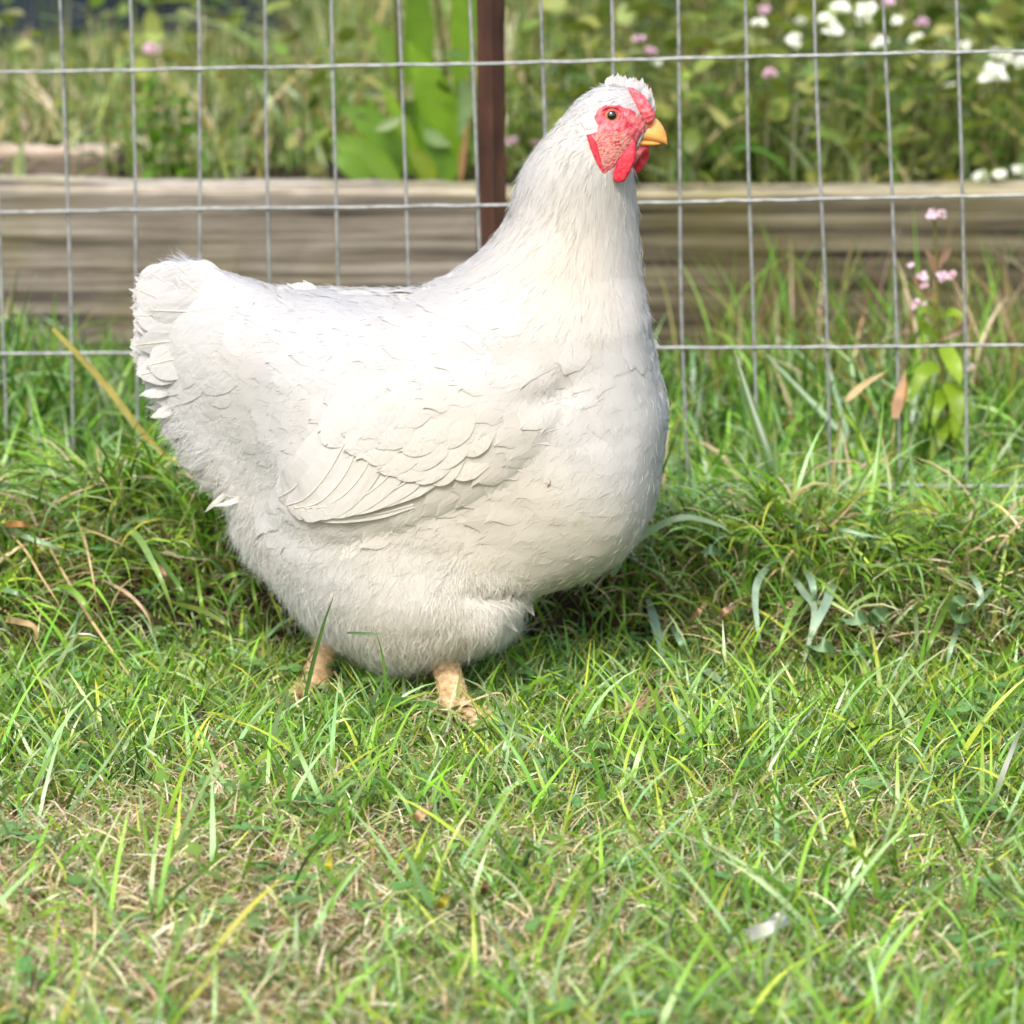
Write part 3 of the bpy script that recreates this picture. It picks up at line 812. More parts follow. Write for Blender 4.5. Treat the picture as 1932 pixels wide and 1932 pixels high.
# flowers of the bed: one thing each, stem and head
ORD = 'first second third fourth fifth sixth seventh eighth ninth tenth eleventh twelfth thirteenth fourteenth fifteenth sixteenth seventeenth eighteenth nineteenth twentieth'.split()
def flower(u, v, y, d_px, col, label, group, nm, seed):
    r = np.random.default_rng(seed)
    c = P(np.array([float(u)]), np.array([float(v)]), np.array([y]))[0]
    x0 = c[0] + r.normal(0, .015); z0 = float(hz(x0, y))
    root = empty(nm, (x0, y, z0)); tag(root, label, "flower", group)
    R0 = np.array(root.location)
    V, F = tube([R0, .5 * (R0 + c) + [r.normal(0, .006), 0, 0], c], [.0016, .0009], 5, n=9); part("stem", V - R0, F, M_leaf, root, C=(.12, .16, .04))
    s = np.linalg.norm(c - CAM) / FPX; R = d_px * s * .5
    b = Bag(); m = 9
    for k in range(m):
        a = k * PI2 / m + r.normal(0, .2); e = r.uniform(-.3, .9)
        d = nrm(np.array([math.cos(a) * math.cos(e), math.sin(a) * math.cos(e) - .3, math.sin(e)]))
        VV, FF = ribbon(np.array([c, c + d * R * .6 + [0, 0, R * .1], c + d * R]), R * .75, ovate, n=6, face=(0, -1, .8)); b.add(VV - R0, FF, np.array(col) * r.uniform(.85, 1.1))
    add_obj("petals", b.mesh("petals"), root, M_petal)
    for k in range(3):
        f = r.uniform(.25, .8); p0 = R0 + (c - R0) * f; a = r.uniform(0, 6.28); d = np.array([math.cos(a), math.sin(a), .3])
        VV, FF = ribbon(np.array([p0, p0 + d * .015, p0 + d * .03 - [0, 0, .006]]), .011, ovate, n=7, face=(0, -.3, 1)); part("leaf", VV - R0, FF, M_leaf, root, C=(.11, .2, .03))
def z6(a): a = np.array(a, float); return np.stack([1197.8 + .38 * a[:, 0], .38 * a[:, 1]], 1)
wf_ = z6([(615,115),(550,190),(825,115),(780,220),(830,235),(950,110),(1020,55),(1160,110),(1150,60),(545,305),(1220,220),(1400,200),(1630,245),(1510,300),(1530,220),(1780,380),(1820,290),(1300,110),(1565,435),(1720,880),(1810,880),(1925,860),(105,320),(1925,330),(795,180),(985,160)])
wsz = [18,14,16,20,18,32,24,38,26,16,20,18,20,30,22,46,44,16,16,20,20,26,14,36,14,24]
def kind_of(q, d): return 2 if q[1] > 320 else (1 if d > 30 else 0)
WK = [kind_of(q, d) for q, d in zip(wf_, wsz)]
for i, (q, d) in enumerate(zip(wf_, wsz)):
    k = WK[i]
    rank = ORD[sum(1 for m in range(len(wf_)) if WK[m] == k and wf_[m][0] < q[0])]
    y = 1.12 if k == 2 else (1.13 + .3 * ((i * 7) % 5) / 5)
    lab = ("small white flower dot, %s from the left among those at upper right", "large pale white flower, %s from the left at upper right", "white flower just above the right edging, %s from the left")[k] % rank
    flower(q[0], q[1], y, (d * 1.8 if d < 30 else d * 1.25), (.86, .90, .86), lab, ("small white flowers", "large white flowers", "low white flowers")[k], "white_flower", 200 + i)
pf = list(z6([(670,370),(650,710),(1430,120),(75,260),(20,200),(860,750),(1900,270),(640,60),(1260,20)])) + [np.array((287., 98)), np.array((1010., 275)), np.array((966., 270))]
for i, q in enumerate(pf):
    rank = ORD[sum(1 for m in range(len(pf)) if m != 9 and pf[m][0] < q[0])]
    flower(q[0], q[1], 1.15 + .4 * ((i * 3) % 4) / 4, 30 if i != 9 else 42, (.66, .46, .60), "pink flower with pale bracts alone among grass at upper left" if i == 9 else "small blurred mauve flower behind the fence, %s from the left" % rank, None if i == 9 else "mauve flowers", "mauve_flower", 300 + i)

# mint with pink whorls in front of the right edging
mint = empty("pink_mint", (soil_px(1790, .52), .52, float(hz(.35, .52))))
tag(mint, "upright mint with pink whorls and yellow-green leaves behind the wire", "plant")
MO = np.array(mint.location)
stem = P(np.array([1800., 1778, 1768, 1762]), np.array([860., 700, 520, 390]), np.full(4, .52)); V, F = tube(stem, [.0022, .0010], 6, n=24); part("stem", V - MO, F, M_leaf, mint, C=(.20, .20, .06))
for pts_, w, c in [([(1772,690),(1740,705),(1718,760)], 40, (.24,.38,.03)), ([(1778,650),(1800,690),(1812,725)], 42, (.26,.40,.03)), ([(1772,640),(1745,620),(1735,600)], 34, (.22,.34,.02)), ([(1775,600),(1795,590),(1822,600)], 30, (.24,.36,.02)),
                    ([(1785,740),(1760,770),(1750,830)], 46, (.22,.36,.02)), ([(1785,720),(1805,760),(1800,840)], 44, (.24,.38,.02)), ([(1770,600),(1750,585),(1730,592)], 26, (.24,.36,.03)), ([(1790,790),(1770,830),(1755,870)], 36, (.22,.35,.02)), ([(1790,780),(1815,820),(1810,880)], 36, (.20,.34,.02))]:
    plant_leaf(mint, pts_, [.52, .505, .50], w * .78, c, ovate, face=(0, -.8, .6))
for (u, v, d) in [(1758,405,20),(1778,404,18),(1740,522,20),(1746,540,16),(1775,520,20),(1795,520,20),(1728,574,20),(1742,578,16),(1830,690,14),(1718,500,12)]:
    c = P(np.array([float(u)]), np.array([float(v)]), np.array([.51]))[0]; b = Bag()
    for k in range(7):
        d_ = nrm(RNG.normal(0, 1, 3) + [0, -.4, .2]); R = d * .00052 * .5
        VV, FF = ribbon(np.array([c, c + d_ * R * .6, c + d_ * R]), R * .9, ovate, n=5); b.add(VV - MO, FF, (.76, .58, .72))
    add_obj("blossom", b.mesh("blossom"), mint, M_petal)
for pts_ in ([(1765,520),(1758,490),(1745,470)], [(1770,500),(1785,480),(1795,465)], [(1760,570),(1735,540),(1722,520)], [(1775,640),(1815,620),(1828,590)]):
    plant_leaf(mint, pts_, .515, 14, (.26, .16, .10), name="seed_spike")

# dark blue-grey lumpy mound behind the bed, top left
def build_dark_mound():
    xs = np.linspace(-1.3, -.28, 40); ys = np.linspace(3.05, 3.75, 24)
    X, Y = np.meshgrid(xs, ys, indexing='ij')
    e = np.minimum(np.minimum(X - xs[0], xs[-1] - X) / .12, np.minimum(Y - ys[0], ys[-1] - Y) / .12).clip(0, 1)
    Z = .10 + .34 * smooth(0, 1, e) * (1 + .15 * bumps(X, Y, 9, 71)) + .02 * bumps(X, Y, 40, 72)
    V = np.stack([X, Y, Z], -1).reshape(-1, 3)
    F = grid_faces(1, 40, 24)[:, ::-1]
    o = add_obj("dark_mound", np_mesh("dark_mound", V, F), None, M_mound)
    tag(o, "dark blue-grey mound beyond the grass at top left", "sheet")
build_dark_mound()
# ------------------------------------------------------------------ single blades, weeds and litter that stand out
def ground_y(u, v):
    """depth at which the ray through (u, v) meets the ground"""
    u = np.asarray(u, float); v = np.asarray(v, float)
    ys = np.arange(-.9, 1.4, .004)
    out = []
    for a, b in zip(np.atleast_1d(u), np.atleast_1d(v)):
        q = P(np.full(len(ys), a), np.full(len(ys), b), ys)
        hit = np.argmax(q[:, 2] < hz(q[:, 0], q[:, 1])); out.append(ys[hit])
    return np.array(out)
def z7(a): a = np.array(a, float); return np.stack([1159 + .4 * a[:, 0], 656.9 + .4 * a[:, 1]], 1)
def z8(a): a = np.array(a, float); return np.stack([.32 * a[:, 0], 772.8 + .32 * a[:, 1]], 1)
def z9(a): a = np.array(a, float); return np.stack([772.8 + .32 * a[:, 0], 1159.2 + .32 * a[:, 1]], 1)
def tuft(name, label, cat, items, z=lambda a: np.array(a, float), group=None):
    """items: (pixels, width px, colour, depths or lift, part name, material)"""
    first = z(items[0][0])
    root = None
    built = []
    for pts_, w, col, dep, nm, mat in items:
        px = z(pts_)
        if isinstance(dep, (int, float)):                # lift towards the viewer from the ground
            ys = ground_y(px[:, 0], px[:, 1]); ys = np.minimum.accumulate(ys) if ys[0] > ys[-1] else np.maximum.accumulate(ys)
            ys = ys - (dep * 1.9 if px[:, 1].max() < 1330 else dep * 2.0) * np.sin(np.linspace(.35, 2.6, len(px)))
        else: ys = np.array(dep, float) if len(dep) == len(px) else np.interp(np.linspace(0, 1, len(px)), np.linspace(0, 1, len(dep)), dep)
        built.append((P(px[:, 0], px[:, 1], ys), w, col, nm, mat))
    low = min((q[np.argmin(q[:, 2])] for q, *_ in built), key=lambda p: p[2])
    root = empty(name, (float(low[0]), float(low[1]), float(hz(low[0], low[1])))); tag(root, label, cat, group)
    R0 = np.array(root.location)
    for q, w, col, nm, mat in built:
        wm = w * np.linalg.norm(q.mean(0) - CAM) / FPX
        V, F = ribbon(q, wm, (ovate if nm == "leaf" else None), n=20, fold=.3, twist=RNG.normal(0, .5) if nm != "leaf" else 0)
        part(nm, V - R0, F, mat, root, C=col)
    return root
GB = (.28, .42, .27); GF = (.17, .32, .035); GD = (.075, .17, .02); TN = (.50, .38, .20); PK = (.42, .25, .16); OL = (.20, .19, .04)
g, s = M_grass, M_straw
tuft("grass_tuft", "tall dark green blades standing in front of the fence right of the hen", "grass tuft", [
    ([(830,930),(740,550),(640,250),(560,-10)], 24, (.04,.125,.008), (.26,.27,.29,.31), "blade", g), ([(800,930),(770,600),(755,330)], 17, GD, (.25,.26,.27), "blade", g),
    ([(850,930),(690,500),(600,200)], 10, (.22,.36,.05), (.28,.29,.30), "blade", g), ([(740,950),(800,700),(690,690)], 10, GF, (.24,.24,.24), "blade", g), ([(870,940),(880,700),(910,420)], 9, (.09,.20,.02), (.25,.26,.27), "blade", g), ([(780,940),(700,700),(610,520),(520,420)], 9, (.11,.24,.02), (.24,.25,.26,.27), "blade", g), ([(640,930),(690,720),(700,470)], 10, (.10,.22,.02), (.26,.27,.28), "blade", g), ([(960,930),(1010,700),(990,500)], 9, (.13,.27,.03), (.25,.26,.27), "blade", g), ([(1330,950),(1400,700),(1390,430)], 14, (.14,.27,.08), (.28,.29,.30), "blade", g), ([(1560,960),(1590,720),(1680,470)], 9, (.10,.22,.02), (.27,.28,.29), "blade", g)], z7)
tuft("grass_tuft", "bright upright green blade near the fence at right", "grass tuft", [
    ([(1150,1000),(1190,800),(1240,550),(1275,200)], 15, (.15,.33,.02), (.22,.23,.25,.27), "blade", g), ([(1050,950),(1160,650),(1220,540)], 12, (.12,.22,.03), (.24,.25,.26), "blade", g), ([(1120,950),(1060,860),(1180,880),(1290,900)], 9, GB, (.2,.18,.17,.16), "blade", g)], z7)
tuft("withered_stalk", "grass stalk with bent tan tip by the fence at right", "stalk", [([(1020,760),(1040,520),(1060,380),(1095,245)], 9, OL, (.34,.35,.36,.37), "stem", g), ([(1090,250),(1180,170),(1290,105)], 15, (.48,.37,.20), (.37,.37,.37), "dry_tip", s)], z7)
tuft("withered_stalk", "stalk with tan and orange dried bud before the yellow-green mint", "stalk", [([(1290,700),(1310,450),(1325,320)], 6, OL, (.36,.36,.37), "stem", g), ([(1322,330),(1350,200),(1375,105)], 22, (.52,.33,.20), (.37,.37,.37), "dry_bud", s), ([(1335,300),(1370,220),(1385,150)], 14, (.42,.24,.03), (.372,.372,.372), "dry_bud", s)], z7)
tuft("grass_tuft", "pale blue-green blades leaning left behind the wire at right", "grass tuft", [([(1200,540),(1020,345),(850,170),(690,0)], 11, GB, (.5,.51,.52,.53), "blade", g), ([(1480,830),(1400,560),(1420,250),(1480,60)], 16, GB, (.5,.52,.54,.56), "blade", g), ([(1130,500),(1040,200),(1010,60)], 9, GB, (.52,.53,.54), "blade", g), ([(330,800),(390,300),(430,60)], 10, (.10,.18,.07), (.5,.52,.54), "blade", g)], z7)
tuft("straw", "long yellow straw lying across the bank at far right", "straw", [([(1370,885),(1600,890),(1800,915),(1950,985)], 9, (.55,.46,.18), .03, "blade", s)], z7)
tuft("dry_stalk", "reddish dry stem arching over the bank right of the hen", "stem", [([(730,950),(900,900),(1030,830),(1210,640)], 8, (.40,.24,.17), (.2,.2,.2,.21), "blade", s)], z7)
tuft("dead_leaf", "small orange dead leaf on the bank at right", "leaf", [([(1030,840),(1070,890),(1115,935)], 14, (.45,.16,.02), .035, "leaf", s)], z7)
tuft("grass_tuft", "drooping blue-green blades hanging over the dark hollow at right", "grass tuft", [
    ([(745,1005),(670,1120),(672,1300),(710,1475)], 15, (.36,.50,.36), .045, "blade", g), ([(815,1040),(890,1150),(945,1240),(905,1450),(865,1610)], 15, (.34,.45,.32), .05, "blade", g),
    ([(965,1115),(860,1210),(800,1350),(740,1535)], 13, (.22,.38,.08), .05, "blade", g), ([(1040,1080),(1000,1200),(940,1330),(900,1440)], 19, (.36,.50,.36), .055, "blade", g), ([(895,1035),(935,1120),(945,1260)], 17, (.32,.46,.33), .06, "blade", g),
    ([(1030,1180),(1060,1300),(1095,1450),(1135,1650)], 8, GF, .04, "blade", g), ([(850,940),(800,1020),(780,1180)], 6, (.34,.38,.16), .05, "blade", g), ([(740,960),(690,900),(695,830)], 4, GB, .04, "blade", g)], z7)
tuft("grass_tuft", "pale blades on the bank face at the far right edge", "grass tuft", [
    ([(1412,1175),(1425,1350),(1412,1525)], 10, (.22,.30,.13), .045, "blade", g), ([(1585,1165),(1510,1340),(1420,1545)], 13, (.14,.26,.04), .05, "blade", g), ([(1645,1265),(1595,1390),(1550,1575)], 12, GB, .045, "blade", g),
    ([(1650,1040),(1720,1130),(1750,1290)], 14, (.36,.50,.36), .05, "blade", g), ([(1800,1110),(1720,1200),(1640,1300)], 10, GB, .05, "blade", g), ([(1290,900),(1450,1000),(1600,1090),(1830,1220)], 14, (.26,.27,.12), .045, "blade", g), ([(1930,1340),(1750,1560),(1640,1650)], 17, (.13,.22,.02), .05, "blade", g)], z7)
tuft("grass_tuft", "broad blue-green blades beside the hen's breast", "grass tuft", [
    ([(-10,1075),(90,920),(300,802),(480,830),(560,880)], 15, (.27,.39,.24), (.16,.15,.14,.15,.16), "blade", g), ([(160,1185),(195,1310),(225,1450),(190,1650)], 19, (.22,.34,.23), .05, "blade", g), ([(240,1405),(400,1500),(560,1620),(655,1750)], 17, (.28,.39,.24), .04, "blade", g), ([(270,1310),(310,1380),(355,1470)], 14, (.24,.40,.22), .06, "blade", g), ([(-60,1180),(60,1000),(180,700),(310,360)], 16, (.035,.10,.012), (.22,.24,.26,.28), "blade", g)], z7)
weed = tuft("seedling_weed", "seedling with round pale green leaves in the hollow at right", "weed", [
    ([(1070,1290),(1140,1270),(1205,1280)], 34, (.28,.44,.24), .075, "leaf", M_leaf), ([(915,1420),(980,1400),(1055,1440)], 30, (.28,.44,.24), .07, "leaf", M_leaf), ([(1080,1450),(1140,1420),(1205,1440)], 26, (.26,.42,.23), .07, "leaf", M_leaf), ([(1200,1310),(1240,1260),(1290,1230)], 30, (.13,.24,.10), .065, "leaf", M_leaf), ([(1165,1340),(1200,1400),(1180,1440)], 4, GF, .05, "stem", g)], z7)
tuft("seedling_weed", "pale round weed leaves on the bank at the far right", "weed", [([(1580,1260),(1620,1200),(1660,1170)], 28, (.17,.29,.12), .06, "leaf", M_leaf), ([(1580,1240),(1630,1270),(1690,1280)], 26, (.16,.28,.11), .06, "leaf", M_leaf), ([(460,900),(490,870),(545,890)], 30, (.09,.2,.06), .06, "leaf", M_leaf), ([(390,970),(450,950),(520,980)], 22, (.13,.24,.12), .06, "leaf", M_leaf)], z7)
tuft("dead_leaf", "curled pinkish dead blade on the bank right of the breast", "leaf", [([(470,1310),(520,1240),(580,1215)], 12, PK, .07, "leaf", s), ([(340,1300),(400,1240),(440,1190)], 9, PK, .06, "leaf", s), ([(380,1390),(480,1430),(620,1480)], 5, TN, .06, "blade", s)], z7)
# left bank
tuft("withered_stalk", "thick olive dry stalk leaning before the fence left of the tail", "stalk", [([(100,620),(195,722),(265,812),(330,880),(400,950)], 14, (.24,.21,.045), (.36,.34,.32,.30,.27), "stem", s), ([(180,700),(250,790),(340,900)], 8, OL, (.38,.36,.33), "stem", s)])
tuft("grass_tuft", "arching green blades left of the hen's rump", "grass tuft", [
    ([(600,695),(780,720),(900,900),(980,1080),(1050,1280)], 14, (.25,.40,.11), .06, "blade", g), ([(330,1040),(420,1060),(520,1170),(580,1300)], 12, (.2,.38,.05), .06, "blade", g), ([(1280,1060),(1340,990),(1420,960),(1500,950)], 11, (.22,.38,.08), .07, "blade", g), ([(1230,1380),(1180,1100),(1150,860)], 9, GF, .06, "blade", g),
    ([(1540,1300),(1500,1100),(1480,950)], 8, GF, .05, "blade", g), ([(870,790),(960,900),(1080,1080),(1150,1200)], 11, (.09,.19,.03), .05, "blade", g), ([(1000,1130),(1200,1190),(1330,1270),(1390,1380)], 10, (.16,.22,.04), .07, "blade", g), ([(1120,1340),(1200,1310),(1320,1285)], 12, (.12,.24,.04), .075, "blade", g)], z8)
tuft("grass_tuft", "pale blades arching at the left edge below the fence", "grass tuft", [([(0,520),(120,450),(300,420),(420,440),(500,470)], 9, GB, .04, "blade", g), ([(0,660),(130,740),(300,800),(450,880)], 12, GB, .04, "blade", g), ([(560,290),(700,185),(930,120)], 8, (.15,.25,.06), .03, "blade", g), ([(680,450),(690,250),(720,60)], 8, (.15,.28,.03), (.30,.31,.32), "blade", g), ([(0,1060),(90,1080),(200,1130)], 11, GB, .05, "blade", g), ([(540,1750),(560,1600),(575,1530)], 15, (.14,.27,.02), .03, "blade", g), ([(860,1530),(820,1600),(720,1740)], 10, (.22,.38,.08), .04, "blade", g)], z8)
for i, (pts_, w, c, lb) in enumerate([
    ([(388,470),(480,700),(540,950),(582,1240)], 6, TN, "long tan straw hanging down the left bank"), ([(0,660),(150,830),(240,980),(330,1120),(440,1300)], 5, TN, "thin tan straw at the left edge of the bank"), ([(600,1000),(760,1090),(870,1220),(922,1400)], 7, (.5,.38,.25), "pinkish tan blade arching over the left hollow"),
    ([(280,790),(480,1150),(680,1450),(880,1730)], 6, TN, "longest straw slanting from the left bank onto the lawn"), ([(330,660),(600,740),(880,885)], 4, TN, "straw lying across the top of the left bank"), ([(0,680),(120,676),(250,692)], 14, (.34,.18,.06), "broad brown dead blade at the left edge"), ([(20,1800),(100,1855),(190,1930)], 7, (.62,.5,.33), "pale straw on the lawn at the left edge"),
    ([(1675,1705),(1750,1745),(1830,1815)], 6, (.64,.52,.34), "pale straw lying left of the hen's near foot"), ([(920,910),(965,960),(1030,1080)], 10, PK, "pinkish dead blade behind the left hollow"), ([(0,1235),(110,1250),(210,1300),(190,1500)], 13, (.38,.28,.14), "folded brown straw at the left edge of the bank"), ([(1040,560),(1120,600),(1080,720)], 10, PK, "short pinkish dead blade behind the hen's rump")]):
    tuft("straw", lb, "straw", [(pts_, w, c, .05, "blade", s)], z8)
# blades in front of the hen
tuft("grass_tuft", "long green blade standing before the hen's far leg", "grass tuft", [([(572,1335),(588,1262),(610,1180),(632,1118)], 9, (.06,.13,.03), (-.06,-.062,-.066,-.07), "blade", g), ([(655,1194),(700,1196),(742,1196)], 6, (.05,.12,.03), (-.075,-.08,-.082), "blade", g), ([(729,1350),(728,1300),(722,1240),(709,1188)], 7, (.07,.17,.02), (-.085,-.085,-.084,-.083), "blade", g)])
tuft("straw", "bent tan straw beside the hen's near foot", "straw", [([(815,1400),(868,1335),(900,1318),(942,1307),(955,1325),(970,1358)], 4, (.60,.46,.28), (-.05,-.045,-.045,-.045,-.045,-.05), "blade", s)])
tuft("straw", "upright kinked straw right of the hen's near foot", "straw", [([(1050,1400),(1057,1370),(1050,1335),(1048,1308)], 4, (.60,.48,.28), (-.05,-.045,-.045,-.045), "blade", s), ([(1048,1306),(1070,1322),(1092,1345)], 3, (.55,.42,.24), (-.045,-.047,-.05), "blade", s)])
items = []
r_ = np.random.default_rng(77)
for k in range(34):
    a = r_.uniform(0, 1); x0, y0 = 1130 + 150 * a + r_.normal(0, 30), 640 - 80 * a + r_.normal(0, 16)
    items.append(([(x0, y0), (x0 + 120 + r_.normal(0, 30), y0 - 40 + r_.normal(0, 20)), (x0 + 230 + r_.normal(0, 50), y0 - 130 + r_.normal(0, 40)), (x0 + 330 + r_.normal(0, 70), y0 - 170 + r_.normal(0, 60))], r_.uniform(2.2, 4), np.array((.55, .40, .22)) * r_.uniform(.7, 1.15), float(r_.uniform(.03, .06)), "straw", s))
tuft("straw_bundle", "curled bundle of pale dry straw on the lawn right of the hen", "straw", items, z9)
# fallen feather and leaf litter
ff = tuft("fallen_feather", "small white feather lying on the lawn at lower right", "feather", [([(1398,1772),(1435,1756),(1470,1742),(1512,1736)], 28, (.80,.80,.80), .055, "vane", M_feather), ([(1440,1752),(1470,1730),(1490,1728)], 20, (.80,.80,.80), .06, "vane", M_feather)])
for pts_, w, c, lb in [([(355,1340),(378,1345),(402,1350)], 26, (.06,.035,.025), "dark dead leaf on the lawn left of the hen"), ([(1650,1602),(1672,1590),(1690,1580)], 34, (.20,.15,.12), "grey-brown crumpled leaf on the lawn at right"), ([(775,1560),(795,1535),(825,1508)], 20, (.46,.30,.17), "tan curled leaf on the lawn below the hen"),
                        ([(612,1660),(620,1630),(622,1595)], 16, (.42,.36,.03), "yellow and orange dying leaf on the lawn below the hen"), ([(820,1725),(838,1700),(850,1680)], 16, (.40,.36,.03), "yellow leaf low on the lawn, left of centre"), ([(1585,1905),(1592,1885),(1600,1870)], 18, (.52,.28,.18), "pinkish dead leaf at the bottom edge at right"), ([(905,1700),(916,1670),(908,1650)], 12, (.14,.07,.04), "dark brown leaf tip on the lawn at centre")]:
    tuft("dead_leaf", lb, "leaf", [(pts_, w, c, .045, "leaf", s)])
# ------------------------------------------------------------------ the hen
HY = 0.04                                   # depth of the hen's mid-plane
OUT = np.array([(352,492),(400,506),(460,527),(520,545),(580,551),(640,553),(700,555),(760,556),(800,546),(850,520),(900,483),(935,445),(960,405),
 (968,372),(978,338),(988,309),(1004,285),(1024,261),(1048,236),(1068,212),(1092,184),(1117,165),(1142,157),(1165,155),(1188,160),(1208,176),(1218,196),(1224,222),
 (1222,245),(1206,262),(1196,280),(1190,300),(1192,325),(1196,350),(1201,400),(1204,460),(1208,500),(1214,560),(1219,620),(1225,655),(1236,700),(1248,750),(1252,780),
 (1247,812),(1240,860),(1235,910),(1224,960),(1201,1008),(1167,1046),(1118,1075),(1060,1092),(1018,1098),(994,1112),(976,1142),(968,1168),(950,1184),(905,1203),
 (870,1216),(830,1230),(790,1240),(752,1246),(718,1236),(692,1222),(662,1203),(632,1188),(604,1172),(575,1146),(546,1112),(516,1080),(488,1056),(464,1032),(448,1000),
 (444,965),(428,935),(395,905),(362,868),(338,832),(318,798),(308,770),(300,740),(292,705),(285,670),(283,640),(286,600),(285,560),(296,525),(320,503)], float)
HP = P(OUT[:, 0], OUT[:, 1], np.full(len(OUT), HY))[:, [0, 2]]
HH = .0015
hmn = HP.min(0) - 8 * HH; hmx = HP.max(0) + 8 * HH
HX = np.arange(hmn[0], hmx[0], HH); HZ = np.arange(hmn[1], hmx[1], HH)
GX, GZ = np.meshgrid(HX, HZ, indexing='ij')
sdf = signed(GX, GZ, HP)
hu = poisson(sdf > 0, HH)
def pxy(u, v):
    p = P(np.array(u, float), np.array(v, float), np.full(np.shape(u), HY)); return p[..., 0], p[..., 2]
def ell(u, v, ru, rv, ang=0):
    x, z = pxy([u], [v]); s = 2.70 / FPX
    dx = (GX - x[0]) / s; dz = (GZ - z[0]) / s
    a = math.radians(ang); ex = dx * math.cos(a) + dz * math.sin(a); ez = -dx * math.sin(a) + dz * math.cos(a)
    return np.exp(-((ex / ru) ** 2 + (ez / rv) ** 2))
def poly_w(pts):
    p = np.array(pts, float); return P(p[:, 0], p[:, 1], np.full(len(p), HY))[:, [0, 2]]
xL, _ = pxy([300], [600]); xR, _ = pxy([640], [600])
wf = .90 * (.40 + .60 * smooth(xL[0], xR[0], GX))
T = np.where(sdf > 0, np.sqrt(np.maximum(hu, 0)) * wf, 0)
slab = wf * np.sqrt(hu.max()) * (np.maximum(hu, 0) / hu.max()) ** .26
_, zlo = pxy([1100], [610]); _, zhi = pxy([1100], [500])
T = np.where(sdf > 0, T + (slab - T) * (1 - smooth(zlo[0], zhi[0], GZ)) * smooth(xL[0], xR[0], GX), 0)
rim = smooth(0, .018, sdf)
WING = poly_w([(1000,650),(900,632),(780,652),(670,702),(610,765),(570,850),(512,920),(520,955),(560,972),(660,974),(760,950),(870,908),(950,868),(1020,800),(1062,730),(1050,675)])
wsd = signed(GX, GZ, WING)
T = T + rim * (.0075 * (1 - np.exp(-np.maximum(wsd, 0) / .012)))
T = T + rim * (.016 * ell(800, 1130, 150, 95, -8) + .010 * ell(935, 1130, 50, 45) + .008 * ell(560, 1040, 110, 90, -40)
     + .008 * ell(1130, 900, 110, 150) - .012 * ell(965, 1082, 60, 14, -8) - .006 * ell(1040, 705, 60, 28, 20)
     - .007 * ell(480, 880, 60, 120, 30) + .006 * ell(420, 660, 120, 80)) 
# small irregular lumps where clumps of feathers stand apart
lum = .5 * bumps(GX, GZ, 150, 11) + .5 * bumps(GX, GZ, 260, 12)
zneck = pxy([1100], [560])[1][0]
T = T + rim * .0011 * lum * (1 - .75 * smooth(zneck, zneck + .06, GZ))
T2 = np.where(sdf > 0, T ** 2, sdf * .05)
# mid-surface: head and neck turned a little towards the viewer
_, zt = pxy([1100], [450]); _, zb = pxy([1100], [250])
YC = HY - .016 * smooth(zt[0], zb[0], GZ)
hys = np.arange(HY - .145, HY + .145, .003)
# resample to 3 mm for the solid
st = 2
f3 = T2[::st, None, ::st] - (hys[None, :, None] - YC[::st, None, ::st]) ** 2
BV, BQ = surface_nets(f3, np.array([HX[0], hys[0], HZ[0]]), 0.003)
def hT2(x, z): return bil(T2, x, z, HX[0], HZ[0], HH)
def hYC(x, z): return bil(YC, x, z, HX[0], HZ[0], HH)
gTx, gTz = np.gradient(T2, HH)
gTx = np.clip(gTx, -.25, .25); gTz = np.clip(gTz, -.25, .25)
def hF(p): return hT2(p[..., 0], p[..., 2]) - (p[..., 1] - hYC(p[..., 0], p[..., 2])) ** 2
def hG(p):
    return np.stack([bil(gTx, p[..., 0], p[..., 2], HX[0], HZ[0], HH), -2 * (p[..., 1] - hYC(p[..., 0], p[..., 2])), bil(gTz, p[..., 0], p[..., 2], HX[0], HZ[0], HH)], -1)
def onto(p, it=4):
    """move points to the hen's surface (the level F = 0; F grows inwards)"""
    p = p.copy()
    for _ in range(it):
        g = hG(p); g2 = (g ** 2).sum(-1) + 1e-5
        s_ = -(hF(p) / g2)[..., None] * g
        l = np.linalg.norm(s_, axis=-1, keepdims=True)
        p = p + s_ * np.minimum(1, .005 / np.maximum(l, 1e-9))
    return p
def hN(p): return -nrm(hG(p))
def to_px(p):
    r = p - CAM; d = r @ FWD
    return CX + FPX * (r @ RGT) / d, CX - FPX * (r @ UPV) / d

hen = empty("hen", (float(P(np.array([760.]), np.array([1330.]), np.array([HY]))[0][0]), HY, 0.0))
HO = np.array(hen.location)
tag(hen, "white hen with red face and wattles walking on the lawn", "hen")
def hpart(name, V, F, mat, parent=None, C=(1, 1, 1), U=None, smooth_shade=True):
    return part(name, V - HO, F, mat, parent or hen, C, U, smooth_shade)
WHITE = np.array([.57, .555, .53])
hpart("body", BV, BQ, M_body, C=WHITE * .98)

